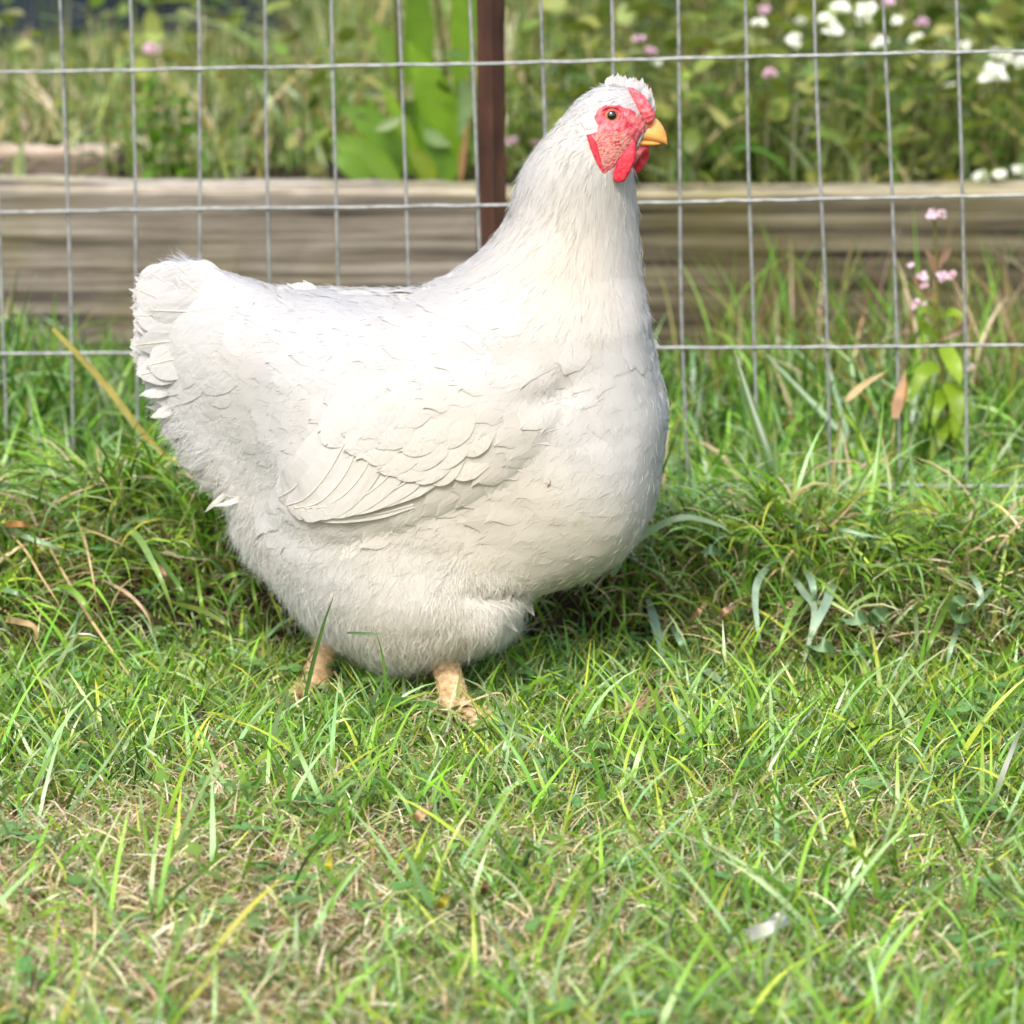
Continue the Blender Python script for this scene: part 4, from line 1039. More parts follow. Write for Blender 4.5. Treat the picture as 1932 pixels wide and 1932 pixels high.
# direction in which the plumage lies, in frame pixels (x right, y down)
FLOW = np.array([(1150,170,-.8,.25),(1080,220,-.7,.7),(1050,330,-.35,.9),(1150,400,-.12,1),(1190,450,0,1),(980,450,-.7,.7),(1100,550,-.3,.95),(1200,620,-.1,1),
 (1200,800,-.35,.9),(1150,1000,-.9,.35),(1050,800,-.75,.62),(900,600,-.9,.45),(800,560,-1,.12),(700,600,-1,.15),(550,600,-1,-.1),(400,560,-.95,-.33),(370,510,-.95,-.33),(300,560,-1,-.15),
 (300,680,-.95,.25),(450,750,-.9,.4),(350,800,-.8,.6),(600,800,-.85,.5),(800,800,-.85,.5),(900,950,-.9,.4),(500,1000,-.55,.8),(650,1100,-.4,.9),(800,1150,-.1,1),
 (950,1120,.35,.9),(700,1230,0,1),(450,950,-.75,.6),(640,930,-.95,.3),(1060,1060,-.9,.3),(900,720,-.85,.5),(960,760,-.8,.6)], float)
def flow(p):
    u, v = to_px(p)
    w = 1 / (((u[..., None] - FLOW[:, 0]) ** 2 + (v[..., None] - FLOW[:, 1]) ** 2) + 900) ** 1.5
    dx = (w * FLOW[:, 2]).sum(-1); dy = (w * FLOW[:, 3]).sum(-1)
    return nrm(np.stack([dx, 0 * dx, -dy], -1))

def scatter(n, mind, keep=None):
    """random points on the body, at least mind apart (mind may be a function of the point)"""
    a = BV[BQ[:, 0]]; b = BV[BQ[:, 1]]; c = BV[BQ[:, 2]]; d = BV[BQ[:, 3]]
    ar = np.linalg.norm(np.cross(c - a, d - b), axis=1)
    q = RNG.choice(len(BQ), n, p=ar / ar.sum())
    s, t = RNG.random((2, n, 1))
    p = a[q] * (1 - s) * (1 - t) + b[q] * s * (1 - t) + c[q] * s * t + d[q] * (1 - s) * t
    if keep is not None: p = p[keep(p)]
    if mind:
        g = {}; out = []
        m = mind(p) if callable(mind) else np.full(len(p), mind)
        cell = .006
        for i in range(len(p)):
            k = tuple((p[i] // cell).astype(int)); r = int(m[i] // cell) + 1; ok = True
            for dx in range(-r, r + 1):
                for dy in range(-r, r + 1):
                    for dz in range(-r, r + 1):
                        for j in g.get((k[0] + dx, k[1] + dy, k[2] + dz), ()):
                            e = p[i] - p[j]
                            if e @ e < m[i] * m[i]: ok = False; break
                        if not ok: break
                    if not ok: break
                if not ok: break
            if ok: g.setdefault(k, []).append(i); out.append(i)
        p = p[out]
    return p

def feathers(p, L, W, lift, C, R=7, K=5, dirs=None, curl=None, tipw=.55, ragged=.12, base_lift=.0002, jit=.18):
    """contour feathers lying along the flow on the body surface"""
    n = len(p)
    d = flow(p) if dirs is None else dirs
    N = hN(p)
    d = nrm(d - (d * N).sum(-1, keepdims=True) * N)
    s = np.cross(N, d)
    a = RNG.normal(0, jit, n)[:, None]
    d, s = d * np.cos(a) + s * np.sin(a), s * np.cos(a) - d * np.sin(a)
    t = np.linspace(0, 1, R); k = np.linspace(-1, 1, K)
    wp = np.minimum(1, (t / .25 + .25)) ** .7 * np.sqrt(np.clip(1 - ((t - tipw) / (1 - tipw)).clip(0) ** 2.4, 0, 1))
    wp = np.clip(wp, .12, 1)
    rag = 1 + RNG.normal(0, ragged, (n, 1, K)) * (t[None, :, None] ** 4)
    # rows bow backwards at the sides so that the tip is round
    tt = t[None, :, None] * rag - .10 * (k ** 2)[None, None, :] * t[None, :, None]
    pos = p[:, None, None] + d[:, None, None] * (tt * L[:, None, None])[..., None] + s[:, None, None] * ((W[:, None, None] * .5) * wp[None, :, None] * k[None, None, :])[..., None]
    q = onto(pos)
    far = np.linalg.norm(q - pos, axis=-1, keepdims=True) > .03
    q = np.where(far, pos, q)
    NN = hN(q)
    lf = base_lift + lift[:, None, None] * (t[None, :, None] ** 1.3) * (1 - .35 * (k ** 2)[None, None, :])
    q = q + NN * lf[..., None]
    V = q.reshape(-1, 3)
    F = grid_faces(n, R, K)
    U = np.stack(np.broadcast_arrays(k[None, None, :] * .5 + RNG.random((n, 1, 1)) * 9, t[None, :, None] + RNG.random((n, 1, 1)) * 9), -1).reshape(-1, 2)
    CC = np.broadcast_to(C[:, None, None, :], (n, R, K, 3)).reshape(-1, 3)
    return V, F, CC, U

FACE_Z = np.array([(970,520),(1010,450),(1080,405),(1200,410),(1290,435),(1350,470),(1420,540),(1470,610),(1500,640),(1420,690),(1390,760),(1370,830),(1320,880),(1260,930),(1180,980),(1100,1030),(1070,1060),(1040,1020),(960,880),(925,770),(885,695),(1000,665),(1010,600),(980,560)], float)
def zpx(a): return np.stack([927.4 + .2 * a[:, 0], 115.9 + .2 * a[:, 1]], 1)
FACE = zpx(FACE_Z)
def in_face(p, grow=0):
    u, v = to_px(p)
    return signed(u, v, FACE) > -grow
def region(p):
    """0 head, 1 neck, 2 body, 3 wing, 4 fluff"""
    u, v = to_px(p); r = np.full(len(p), 2)
    v = v + RNG.normal(0, 26, len(p))              # plumage kinds fade into each other
    nk = v + (u - 1100) * -.35
    r[(v < 620) & (u > 880) & (nk < 640)] = 1
    r[(v < 275) & (u > 1040)] = 0
    w = signed(p[:, 0], p[:, 2], WING) > 0
    r[w] = 3
    fl = signed(u, v, np.array([(300,770),(430,800),(560,860),(500,960),(620,990),(800,985),(900,1010),(960,1070),(1050,1090),(1000,1300),(400,1300),(250,800)], float)) > 0
    r[fl] = 4
    return r

def cream_of(p):
    """the bird's own tint: brassy cream on hackle and flank, cold white on back, tail and crown"""
    u, v = to_px(p)
    c = np.exp(-(((u - 1080) / 110) ** 2 + ((v - 480) / 170) ** 2)) + .9 * np.exp(-(((u - 860) / 280) ** 2 + ((v - 900) / 210) ** 2)) + .8 * np.exp(-(((u - 1080) / 190) ** 2 + ((v - 1000) / 110) ** 2)) + .6 * np.exp(-(((u - 780) / 150) ** 2 + ((v - 1180) / 70) ** 2))
    c = np.clip(c, 0, 1)[:, None]
    return np.array([.525, .533, .548]) * (1 - c) + np.array([.56, .535, .482]) * c

plum = Bag()
def add_f(bag, p, L, W, lift, **kw):
    n = len(p)
    C = cream_of(p) * (1 + RNG.normal(0, .025, (n, 1)))
    bag.add(*feathers(p, L, W, lift, np.clip(C, 0, .92), **kw))

pts = scatter(90000, lambda p: np.array([.0030, .0046, .0072, .0076, .0085])[region(p)], keep=lambda p: ~in_face(p, 1))
reg = region(pts)
def U_(n, a, b): return RNG.uniform(a, b, n)
for r, (l0, l1, w0, w1, f0, f1, kw) in enumerate([
    (.007, .012, .0026, .0044, .0001, .0005, dict(R=5, K=3, jit=.25)),
    (.024, .038, .0060, .0095, .0001, .00030, dict(R=8, K=3, tipw=.3, jit=.14)),
    (.022, .030, .017, .023, .0003, .0010, dict(R=7, K=7, tipw=.5, ragged=.08, jit=.25)),
    (.022, .032, .016, .021, .0005, .0016, dict(R=7, K=7, tipw=.55, ragged=.07, jit=.2)),
    (.018, .028, .011, .017, .0001, .0007, dict(R=6, K=7, tipw=.3, ragged=.16, jit=.3))]):
    q = pts[reg == r]
    n = len(q)
    uq, vq = to_px(q)
    calm = 1 - .6 * smooth(980, 1080, uq) * smooth(640, 720, vq)          # the breast lies smooth
    add_f(plum, q, U_(n, l0, l1), U_(n, w0, w1), U_(n, f0, f1) * RNG.choice([1, 1, 1, 1.8], n) * calm, **kw)
plumage = add_obj("plumage", plum.mesh("plumage", False), hen, M_feather)
plumage.data.transform(__import__("mathutils").Matrix.Translation(Vector(-HO)))
tag(plumage, kind="stuff")

# fine down: hair-like strands on belly, thighs, rump and as a faint haze on the outline
def strands(p, L, W, lean, C, S=2, jit=.35):
    n = len(p)
    N = hN(p); d = flow(p); d = nrm(d - (d * N).sum(-1, keepdims=True) * N)
    s = np.cross(N, d); a = RNG.normal(0, jit, n)[:, None]
    d = d * np.cos(a) + s * np.sin(a)
    t = np.linspace(0, 1, S + 1)
    q = p[:, None] + d[:, None] * (t[None] * L[:, None])[..., None] + N[:, None] * ((t[None] ** .9) * (lean * L)[:, None])[..., None]
    q[:, 1:] += RNG.normal(0, .05, (n, S, 3)) * L[:, None, None]
    ph = RNG.uniform(0, math.pi, n)[:, None]
    sd = nrm(np.cos(ph) * s + np.sin(ph) * N)
    w = W[:, None] * np.array([1, .8, .15])[None] * .5
    V = np.stack([q - sd[:, None] * w[..., None], q + sd[:, None] * w[..., None]], 2)
    return V.reshape(-1, 3), grid_faces(n, S + 1, 2), np.repeat(C, (S + 1) * 2, 0)
down = Bag()
p = scatter(120000, 0, keep=lambda p: region(p) == 4)
p = p[RNG.random(len(p)) < .85]
n = len(p)
down.add(*strands(p, U_(n, .005, .012), U_(n, .00014, .00032), U_(n, .05, .35), cream_of(p) * 1.4, jit=.5))
p = scatter(16000, 0, keep=lambda p: np.isin(region(p), (2, 3))); n = len(p)
down.add(*strands(p, U_(n, .004, .010), U_(n, .0002, .0004), U_(n, .05, .25), cream_of(p) * 1.2))
p = scatter(26000, 0, keep=lambda p: (region(p) == 1)); n = len(p)
down.add(*strands(p, U_(n, .006, .014), U_(n, .00018, .0004), U_(n, .01, .10), cream_of(p) * 1.1, jit=.16))
p = scatter(60000, 0, keep=lambda p: (region(p) == 0) & ~in_face(p, -4)); n = len(p)
down.add(*strands(p, U_(n, .003, .008), U_(n, .0003, .0007), U_(n, .06, .3), cream_of(p) * 1.35))
THIGH = np.array([(860,1040),(960,1070),(1000,1110),(985,1160),(940,1200),(850,1215),(800,1130)], float)
p = scatter(160000, 0, keep=lambda p: (region(p) == 4) & (signed(*to_px(p), THIGH) > 0)); n = len(p)
down.add(*strands(p, U_(n, .007, .014), U_(n, .00018, .0004), U_(n, .10, .4), np.broadcast_to(np.array([.84, .84, .83]), (n, 3)), jit=.45))
EDGE = np.array([(230,470),(400,470),(330,560),(330,740),(370,820),(470,940),(500,1040),(640,1160),(800,1200),(960,1140),(1010,1120),(960,1230),(760,1290),(600,1220),(420,1050),(380,980),(270,800)], float)
p = scatter(120000, 0, keep=lambda p: (signed(*to_px(p), EDGE) > 0)); n = len(p)
down.add(*strands(p, U_(n, .008, .016), U_(n, .00016, .00034), U_(n, .15, .6), cream_of(p) * 1.45, jit=.5))
fl = add_obj("down_fluff", down.mesh("down_fluff", False), hen, M_fluff)
fl.data.transform(__import__("mathutils").Matrix.Translation(Vector(-HO)))
tag(fl, kind="stuff")

# single large feathers ------------------------------------------------
def big_feather(name, spine, width, nor, mat=M_tail, n=16, K=9, tip=.82, ragged=.04, cup=.10, shaft=True, tint=(0.566, 0.570, 0.574), rootw=.45):
    n = max(n, 12) + 8
    t = 1 - (1 - np.linspace(0, 1, n)) ** 1.9                      # rows close up towards the rounded tip
    cf = catmull(spine, 200); c = np.stack([np.interp(t, np.linspace(0, 1, 200), cf[:, k_]) for k_ in range(3)], 1)
    tg = nrm(np.gradient(c, axis=0)); nor = nrm(np.broadcast_to(np.asarray(nor, float), c.shape))
    sd = nrm(np.cross(nor, tg)); nn = np.cross(tg, sd)
    k = np.linspace(-1, 1, K)
    L = np.linalg.norm(np.diff(c, axis=0), axis=1).sum()
    w = np.minimum(1, rootw + t * 1.3) * np.sqrt(np.clip(1 - ((t - tip) / (1 - tip)).clip(0) ** 2.4, .0, 1)); w = np.clip(w, .06, 1) * width * .5
    rag = RNG.normal(0, ragged, (1, K)) * (t[:, None] ** 5) - .05 * (k ** 2)[None] * t[:, None] ** 2
    V = c[:, None] + sd[:, None] * (w[:, None] * k[None])[..., None] - nn[:, None] * (cup * w[:, None] * (k ** 2)[None])[..., None] + tg[:, None] * (rag * L * .5)[..., None]
    V = V + nn[:, None] * (.00010 * RNG.normal(0, 1, (n, K)))[..., None]
    U = np.stack(np.broadcast_arrays(k[None] * .6 + RNG.random() * 9, t[:, None] * 1.5), -1).reshape(-1, 2)
    o = hpart(name, V.reshape(-1, 3), grid_faces(1, n, K), mat, C=tint, U=U, smooth_shade=False)
    if shaft:
        sv, sf = tube(c[:-2] + nn[:-2] * .0004, [.0008, .0003], 5)
        part("shaft", sv - HO, sf, M_fluff, o, C=(.86, .83, .76))
    return o

tips = [(354,484,-.2),(318,490,.5),(285,500,-.6),(262,508,.2),(250,545,-.3),(248,580,.6),(253,608,-.5),(245,640,.1),(250,664,.7),(258,694,-.6),(268,722,-.1),(282,748,.6),(300,520,.9),(262,560,.9),(258,650,-.9),(334,487,-.8),(300,495,.1),(272,506,.7),(254,528,-.75),(249,562,.15),(252,595,-.85),(249,625,.45),(247,652,-.35),(254,680,.3),(262,708,-.9),(275,736,.2),(290,756,-.5),(340,510,-.95),(280,585,-1),(275,690,-1.05)]
for i, (u, v, sde) in enumerate(tips):
    bu, bv = 520 + (v - 600) * .10, 610 + (v - 600) * .22
    if v < 530: v = v + 16
    yy = HY + sde * .016
    a = P(np.array([bu, .5 * (bu + u), u]), np.array([bv, .5 * (bv + v) - (-24 if v < 545 else (6 if v < 620 else 0)), v]), np.array([HY + sde * .012, HY + sde * .018, yy]))
    big_feather("tail_feather", a, U_(1, .019, .027)[0], (0.1, -1, .15 + RNG.normal(0, .12)), ragged=.03, cup=.06)
def on_side(px, lift):
    """points of the near flank at frame pixels px, raised by lift"""
    q = P(px[:, 0], px[:, 1], np.full(len(px), HY))
    for _ in range(4):
        t = np.sqrt(np.maximum(hT2(q[:, 0], q[:, 2]), 1e-6))
        q = P(px[:, 0], px[:, 1], hYC(q[:, 0], q[:, 2]) - t - np.asarray(lift))
    return q
def mirror_far(q):
    f = q.copy(); f[:, 1] = 2 * HY - f[:, 1]; return f

# coverts that run from the back and rump into the tail
TE = catmull(np.array([(354,490),(300,500),(258,520),(251,580),(252,640),(262,700),(288,752),(300,790),(325,842),(355,890),(400,938)], float), 44)
def covert(name, tip, ln, w, lf, far=False, tint=None, mat=M_feather, ragged=.12, spr=0.0):
    q0 = P(np.array([tip[0]]), np.array([tip[1]]), np.array([HY])); d = -flow(q0)[0]
    d2 = np.array([d[0], -d[2]]); a = spr; d2 = np.array([d2[0] * math.cos(a) - d2[1] * math.sin(a), d2[0] * math.sin(a) + d2[1] * math.cos(a)])
    px = np.array([np.array(tip) + d2 * ln * s_ for s_ in (1, .5, 0)])
    if signed(px[:1, 0], px[:1, 1], OUT)[0] < 14 + w * .25 / 2.7 * FPX: return      # its root would stand clear of the back
    q = on_side(px, np.array([.0004, .5 * lf + .0006, lf]))
    if tint is None: tint = tuple(cream_of(q[1:2])[0])
    if far: q = mirror_far(q)
    big_feather(name, q, w, (-.1, 1 if far else -1, .2), mat=mat, shaft=False, n=10, K=9, ragged=ragged, cup=.10, tint=tint, tip=.55)
for row, (ins, ln, w, lf) in enumerate([(6, 95, .016, .0016), (30, 90, .017, .0018), (58, 85, .018, .0016), (88, 80, .018, .0012)]):
    for e in range(row % 2, len(TE), 2):
        t_ = TE[e]; c_ = np.array([560., 720.]); d_ = (c_ - t_) / np.linalg.norm(c_ - t_)
        tp_ = t_ + d_ * (ins + RNG.normal(0, 5)) + RNG.normal(0, 3, 2)
        soft = t_[1] > 760
        for far in ((False, True) if row == 0 else (False,)):
            covert("tail_covert", tp_, ln * (.7 if soft else 1) * RNG.uniform(.85, 1.15), w * RNG.uniform(.8, 1.15), lf * RNG.uniform(.3, 1.0), far, ragged=.2 if soft else .08, spr=RNG.normal(0, .12))

# stray feathers on rump, back and breast
for pts_, w, yy in [([(440,915),(418,938),(392,960)], .005, -.02), ([(330,770),(308,778),(292,785)], .010, -.01), ([(470,930),(440,946),(408,955)], .005, -.03),
                    ([(590,556),(572,545),(552,537)], .010, 0), ([(600,555),(588,545),(575,533)], .008, .005), ([(1205,650),(1225,646),(1242,652)], .010, .0), ([(1222,735),(1245,752),(1256,782)], .014, .01),
                    ([(1215,800),(1240,790),(1254,800)], .012, .0), ([(330,735),(300,740),(272,744)], .010, -.012), ([(345,760),(318,770),(285,768)], .008, 0.0)]:
    q = np.array(pts_, float)
    big_feather("stray_feather", P(q[:, 0], q[:, 1], np.full(3, HY + yy)), w * .75, (0, -1, .3), shaft=False, n=8, K=9, ragged=.25, mat=M_feather, tint=(0.574, 0.574, 0.570), tip=.3)

def wpx(a): a = np.asarray(a, float); return np.stack([463.7 + .32 * a[:, 0], 772.8 + .32 * a[:, 1]], 1)
for spine, w, lf in [([(990,560),(750,622),(500,640),(300,598)], .0060, .0040), ([(1040,470),(800,545),(500,598),(270,585)], .0085, .0052),
                 ([(1120,400),(960,470),(800,520),(640,545)], .013, .0036), ([(1050,350),(900,455),(720,535),(530,568)], .015, .0042), ([(950,260),(800,430),(630,540),(430,578)], .017, .0048),
                 ([(800,130),(690,370),(540,530),(355,585)], .019, .0054), ([(700,110),(590,370),(440,540),(285,583)], .021, .0060), ([(620,120),(490,360),(360,515),(235,568)], .023, .0066), ([(560,90),(400,320),(285,460),(190,520)], .027, .0074)]:
    px = wpx(spine)
    q = on_side(px, .0004 + np.linspace(.1, 1, 4) * lf)
    for far in (False, True):
        big_feather("wing_feather", mirror_far(q) if far else q, w, (-.1, 1 if far else -1, .25), mat=M_feather, tint=tuple(cream_of(q[1:2])[0]), tip=.8, ragged=.03, cup=.10, rootw=.7)
for (u, v, ln, w, lf) in [(500,225,330,.021,.0070),(585,250,300,.020,.0066),(690,290,300,.020,.0062),(790,330,300,.019,.0058),(885,375,290,.018,.0054),(985,415,280,.017,.0050),(1085,430,260,.016,.0045),
                          (450,120,300,.020,.0060),(560,140,300,.020,.0058),(680,170,300,.020,.0055),(790,205,300,.020,.0052),(900,250,280,.019,.0048),(1010,300,280,.018,.0045),(1120,330,260,.018,.0040),(1200,350,240,.017,.0036),
                          (520,20,300,.020,.0046),(640,40,300,.020,.0044),(770,60,300,.020,.0042),(900,110,300,.020,.0040),(1030,160,280,.019,.0036),(1160,220,260,.018,.0032),(1260,270,240,.017,.0030)]:
    tp_ = wpx([(u + RNG.normal(0, 14), v + RNG.normal(0, 12))])[0]
    for far in (False, True):
        covert("wing_covert", tp_, ln * .32, w, lf * .6, far, tint=None, ragged=.14, spr=RNG.normal(0, .15) - .15)

# ---- head parts
def side_patch(poly, step, off, side=-1, rough=0.0):
    mn, mx = poly.min(0), poly.max(0)
    us = np.arange(mn[0], mx[0] + step, step); vs_ = np.arange(mn[1], mx[1] + step, step)
    A, B = np.meshgrid(us, vs_, indexing='ij')
    sd_ = signed(A, B, poly)
    q = on_side(np.stack([A.ravel(), B.ravel()], 1), 0)
    lift = off * np.clip(sd_.ravel() / 5 + .3, -1.0, 1)
    lift = lift + rough * (bumps(A.ravel(), B.ravel(), .45, 21) + .6 * bumps(A.ravel(), B.ravel(), .9, 22)) * (sd_.ravel() > 1)
    q[:, 1] -= lift
    if side > 0:
        yc = hYC(q[:, 0], q[:, 2]); q[:, 1] = 2 * yc - q[:, 1]
    F = grid_faces(1, len(us), len(vs_))
    keep = (sd_.ravel()[F] > -step).all(1)
    F = F[keep]; used = np.unique(F); mp = -np.ones(len(q), int); mp[used] = np.arange(len(used))
    return q[used], mp[F]
for sdn in (-1, 1):
    hpart("face_skin", *side_patch(FACE, 1.0, .0009, sdn, .0004), M_skin)
# bristles on the cheek
CHK = zpx(np.array([(990,680),(1200,650),(1330,700),(1340,800),(1230,900),(1150,980),(1060,1010),(1000,880)], float))
br = Bag()
m = 480
uu = RNG.uniform(CHK[:, 0].min(), CHK[:, 0].max(), m); vv = RNG.uniform(CHK[:, 1].min(), CHK[:, 1].max(), m)
k = signed(uu, vv, CHK) > 0; uu, vv = uu[k], vv[k]
ang = RNG.normal(2.55, .3, len(uu)); ln = RNG.uniform(5, 11, len(uu))
for i in range(len(uu)):
    px = np.array([[uu[i] - math.cos(ang[i]) * -ln[i] * s, vv[i] + math.sin(ang[i]) * ln[i] * s] for s in (0, .5, 1)])
    q = on_side(px, np.array([.0006, .0013, .0016]))
    V, F = ribbon(q, .0006, n=4, fold=0, face=(0, -1, .2)); br.add(V - HO, F, (.72, .52, .42))
tag(add_obj("cheek_bristles", br.mesh("cheek_bristles", False), hen, M_fluff), kind="stuff")
# red strip behind the cheek
strip = zpx(np.array([(895,690),(935,690),(985,760),(1010,850),(1040,960),(1065,1045),(1040,1035),(985,945),(945,850),(915,760)], float))
hpart("ear_strip", *inflate(strip, float(on_side(strip[4:5], .0012)[0][1]), .0022, .0005), M_wattle)
# ear lobe
th = np.linspace(0, 2 * np.pi, 20, endpoint=False)
lobe = zpx(np.stack([922 + 78 * np.cos(th), 592 + 72 * np.sin(th) + 18 * np.cos(th)], 1))
hpart("earlobe", *inflate(lobe, float(on_side(np.array([[1112., 234.]]), .000)[0][1]),   .0030, .0005), M_lobe)
# eye
def dome(c, r, ax, n1=14, n2=24, cuts=((0, .5, 0), (.5, .8, 1), (.8, 1.6, 2))):
    ax = nrm(np.asarray(ax, float)); s = nrm(np.cross(ax, [0, 0, 1.0])); b = np.cross(s, ax)
    a = np.linspace(0, 1.6, n1); ph = np.linspace(0, 2 * np.pi, n2, endpoint=False)
    V = c + r * (np.cos(a)[:, None, None] * ax + np.sin(a)[:, None, None] * (np.cos(ph)[None, :, None] * s + np.sin(ph)[None, :, None] * b))
    i = np.arange(n1 - 1)[:, None]; j = np.arange(n2)[None]
    q = np.stack([i * n2 + j, (i + 1) * n2 + j, (i + 1) * n2 + (j + 1) % n2, i * n2 + (j + 1) % n2], -1).reshape(-1, 4)
    return V.reshape(-1, 3), q, np.repeat(a[:-1], n2)
for sdn in (-1, 1):
    c = on_side(np.array([[1153.5, 218.]]), -.0022)[0]
    if sdn > 0: c[1] = 2 * (HY - .016) - c[1]
    V, Q, a = dome(c, .0050, (.05, sdn, .16))
    b = Bag(); b.add(V - HO, Q)
    me = b.mesh("eye"); 
    o = add_obj("eye", me, hen, M_iris); me.materials.append(M_pupil)
    me.polygons.foreach_set("material_index", np.where(a < .50, 1, 0).astype(np.int32))
    ph = np.linspace(0, 2 * np.pi, 25)
    ring = np.stack([c[0] + .0048 * np.cos(ph), c[1] + sdn * (.0024 + .0004 * np.cos(ph)), c[2] + .0036 * np.sin(ph)], 1)
    part("eyelid", *[x if i else x - HO for i, x in enumerate(tube(ring, .0010, 8))], M_skin, o)
    ring2 = np.stack([c[0] + .0072 * np.cos(ph), c[1] + sdn * (.0016 + .0003 * np.cos(3 * ph)), c[2] + .0058 * np.sin(ph)], 1)
    part("eyelid", *[x if i else x - HO for i, x in enumerate(tube(ring2, .0008, 8))], M_skin, o)
# comb
combp = zpx(np.array([(1285,240),(1345,255),(1430,315),(1500,400),(1545,490),(1535,540),(1505,605),(1465,600),(1415,540),(1370,455),(1325,345)], float))
hpart("comb", *inflate(combp, HY - .024, .0075, .0006, noise=lambda V: .0007 * bumps(V[:, 0], V[:, 2], 1500, 31)), M_comb)
# beak: upper and lower mandible lofted along the bill
def loft(st_, ycen, n=22, sides=16, sharp=1.0):
    st_ = np.asarray(st_, float); p = zpx(st_[:, [0, 1]]); b = zpx(st_[:, [0, 2]])
    t = np.linspace(0, len(st_) - 1, n)
    f = lambda a: catmull(np.asarray(a, float).reshape(len(st_), -1), n)
    tp = f(p); bt = f(b); hw = np.maximum(f(st_[:, 3])[:, 0] * .001, .0002)
    A = P(tp[:, 0], tp[:, 1], np.full(n, ycen)); B = P(bt[:, 0], bt[:, 1], np.full(n, ycen))
    a = np.linspace(0, 2 * np.pi, sides, endpoint=False)
    cen = .5 * (A + B); up = .5 * (A - B)
    V = cen[:, None] + up[:, None] * np.cos(a)[None, :, None] + np.array([0, 1.0, 0]) * (hw[:, None] * np.sin(a)[None] * (1 - .25 * np.cos(a)[None]))[..., None]
    i = np.arange(n - 1)[:, None]; j = np.arange(sides)[None]
    q = np.stack([i * sides + j, i * sides + (j + 1) % sides, (i + 1) * sides + (j + 1) % sides, (i + 1) * sides + j], -1).reshape(-1, 4)
    return V.reshape(-1, 3), q[:, ::-1]
HYH = HY - .018
upper = hpart("beak", *loft([(1330,620,715,8.2),(1400,585,735,7.6),(1470,555,748,6.8),(1545,535,762,5.8),(1595,580,771,4.6),(1632,645,779,3.2),(1652,705,787,1.9),(1659,775,797,.5)], HYH), M_beak)
V, Q = loft([(1320,700,785,6.5),(1400,715,792,5.6),(1470,725,795,4.4),(1540,735,793,3.2),(1590,745,786,1.6)], HYH); part("lower_mandible", V - HO, Q, M_beak, upper)
nq = zpx(np.array([(1425,575),(1450,590),(1480,618),(1500,600),(1490,585),(1460,580)], float))
part("nostril_flap", *[x if i else x - HO for i, x in enumerate(inflate(zpx(np.array([(1415,560),(1440,545),(1480,570),(1505,600),(1490,625),(1455,610),(1430,590)], float)), HYH - .0062, .0016, .0004))], M_beak, upper)
# wattles
w1 = zpx(np.array([(1335,735),(1360,770),(1362,850),(1345,950),(1305,1050),(1255,1130),(1190,1147),(1147,1115),(1143,1055),(1185,955),(1228,872),(1290,800)], float))
hpart("wattle", *inflate(w1, float(on_side(w1[7:8], 0)[0][1]) - .0035, .0034, .0005, noise=lambda V: .0005 * bumps(V[:, 0], V[:, 2], 700, 33)), M_wattle)
w2 = zpx(np.array([(1470,810),(1492,825),(1485,900),(1445,990),(1385,1052),(1325,1058),(1305,1020),(1330,940),(1385,850)], float))
hpart("wattle", *inflate(w2, HYH + .012, .0034, .0005, noise=lambda V: .0005 * bumps(V[:, 0], V[:, 2], 700, 34)), M_wattle)
throat = zpx(np.array([(1300,790),(1380,770),(1480,790),(1500,820),(1440,860),(1380,930),(1320,1010),(1270,1020),(1250,900)], float))
hpart("throat_skin", *inflate(throat, HYH + .002, .0075, .0007, noise=lambda V: .0006 * bumps(V[:, 0], V[:, 2], 900, 36)), M_skin)
# crest feathers behind the comb
CR = [(1150,135,1165,260),(1185,125,1210,270),(1225,140,1240,280),(1265,142,1280,290),(1300,150,1310,300),(1335,158,1335,310),(1365,165,1370,330),(1415,172,1405,350),(1440,210,1430,380),(1465,240,1450,400),(1495,255,1465,420),(1515,300,1480,440),(1530,350,1490,470),(1538,390,1500,490),(1110,150,1120,260),(1380,190,1390,340),(1245,150,1260,280),(1320,170,1330,320),(1480,290,1470,420),(1350,175,1360,330)]
for i, (a, b, c_, d_) in enumerate(CR):
    q = zpx(np.array([(c_ - 20, d_), (.5 * (a + c_) - 12, .5 * (b + d_)), (a, b)], float))
    yy = HYH + [.004, .010, .007, .013, .000][i % 5] * (1 if i > 3 else .6)
    big_feather("crest_feather", P(q[:, 0], q[:, 1], np.full(3, yy)), U_(1, .0042, .0062)[0], (-.2, -1, .3), shaft=False, n=8, K=5, ragged=.2, tip=.35, mat=M_tail, tint=(0.626, 0.626, 0.626))

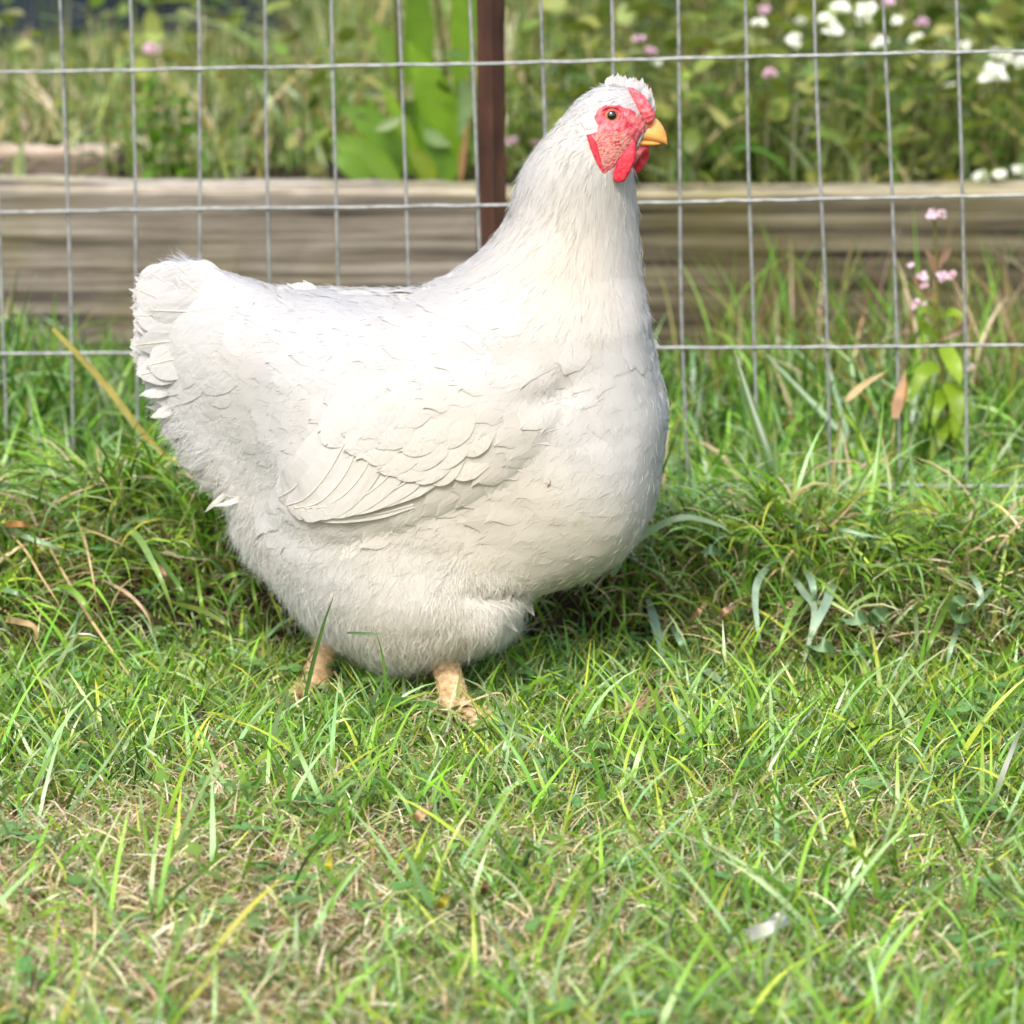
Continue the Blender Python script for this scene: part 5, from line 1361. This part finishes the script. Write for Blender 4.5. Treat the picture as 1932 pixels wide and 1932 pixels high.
# ---- legs
def leg(top, foot, heading, yt, yf, r, nm):
    a = P(np.array([top[0]]), np.array([top[1]]), np.array([yt]))[0]
    b = P(np.array([foot[0]]), np.array([foot[1]]), np.array([yf]))[0]; b[2] = max(b[2], .008)
    pts_ = np.array([a, a * .66 + b * .34, a * .33 + b * .67, b])
    n, sd_ = 46, 14
    V, F = tube(pts_, [r * 1.18, r, r * .92, r * 1.0, r * 1.3], sd_, n=n)
    R = V.reshape(n, sd_, 3); cen = R.mean(1, keepdims=True)
    scut = 1 + .10 * np.abs(np.sin(np.arange(n) * .85))[:, None, None] + RNG.normal(0, .012, (n, sd_, 1))
    V = (cen + (R - cen) * scut).reshape(-1, 3)
    lg = hpart("leg", V, F, M_leg)
    for k_, (da, L, rr) in enumerate([(-.55, .036, .0050), (0, .044, .0054), (.5, .036, .0050), (math.pi * .97, .026, .0042)]):
        h = heading + da
        d = np.array([math.cos(h), math.sin(h), 0])
        e = b.copy(); tp = []
        for s in np.linspace(0, 1, 5):
            q = b + d * L * s; g = float(hz(q[0], q[1])); q[2] = b[2] * (1 - s) ** 1.5 + (g + .004) * (1 - (1 - s) ** 1.5) + .004 * math.sin(s * math.pi)
            tp.append(q)
        tv, tf = tube(tp, [rr * 1.1, rr, rr * .95, rr * .8, rr * .55], 10, n=26)
        Rr = tv.reshape(26, 10, 3); ce = Rr.mean(1, keepdims=True); tv = (ce + (Rr - ce) * (1 + .08 * np.abs(np.sin(np.arange(26) * 1.1)))[:, None, None]).reshape(-1, 3)
        toe = part("toe", tv - HO, tf, M_leg, lg)
        cv, cf = tube([tp[-1] - d * .001, tp[-1] + d * .006 + np.array([0, 0, .001]), tp[-1] + d * .012 - np.array([0, 0, .003])], [rr * .5, rr * .35, .0003], 8, n=8)
        part("claw", cv - HO, cf, M_claw, lg)
    return lg
leg((828, 1200), (864, 1350), -.5, .010, -.030, .0094, "near")
leg((640, 1150), (590, 1298), math.pi + 1.0, .075, .048, .0094, "far")

# a seed stuck in the breast feathers
q = on_side(np.array([(1032., 918), (1035, 912), (1037, 905)]), .0016)
hpart("seed_husk", *tube(q, [.0003, .0011, .0004], 6, n=8), M_claw, C=(.1, .08, .06))
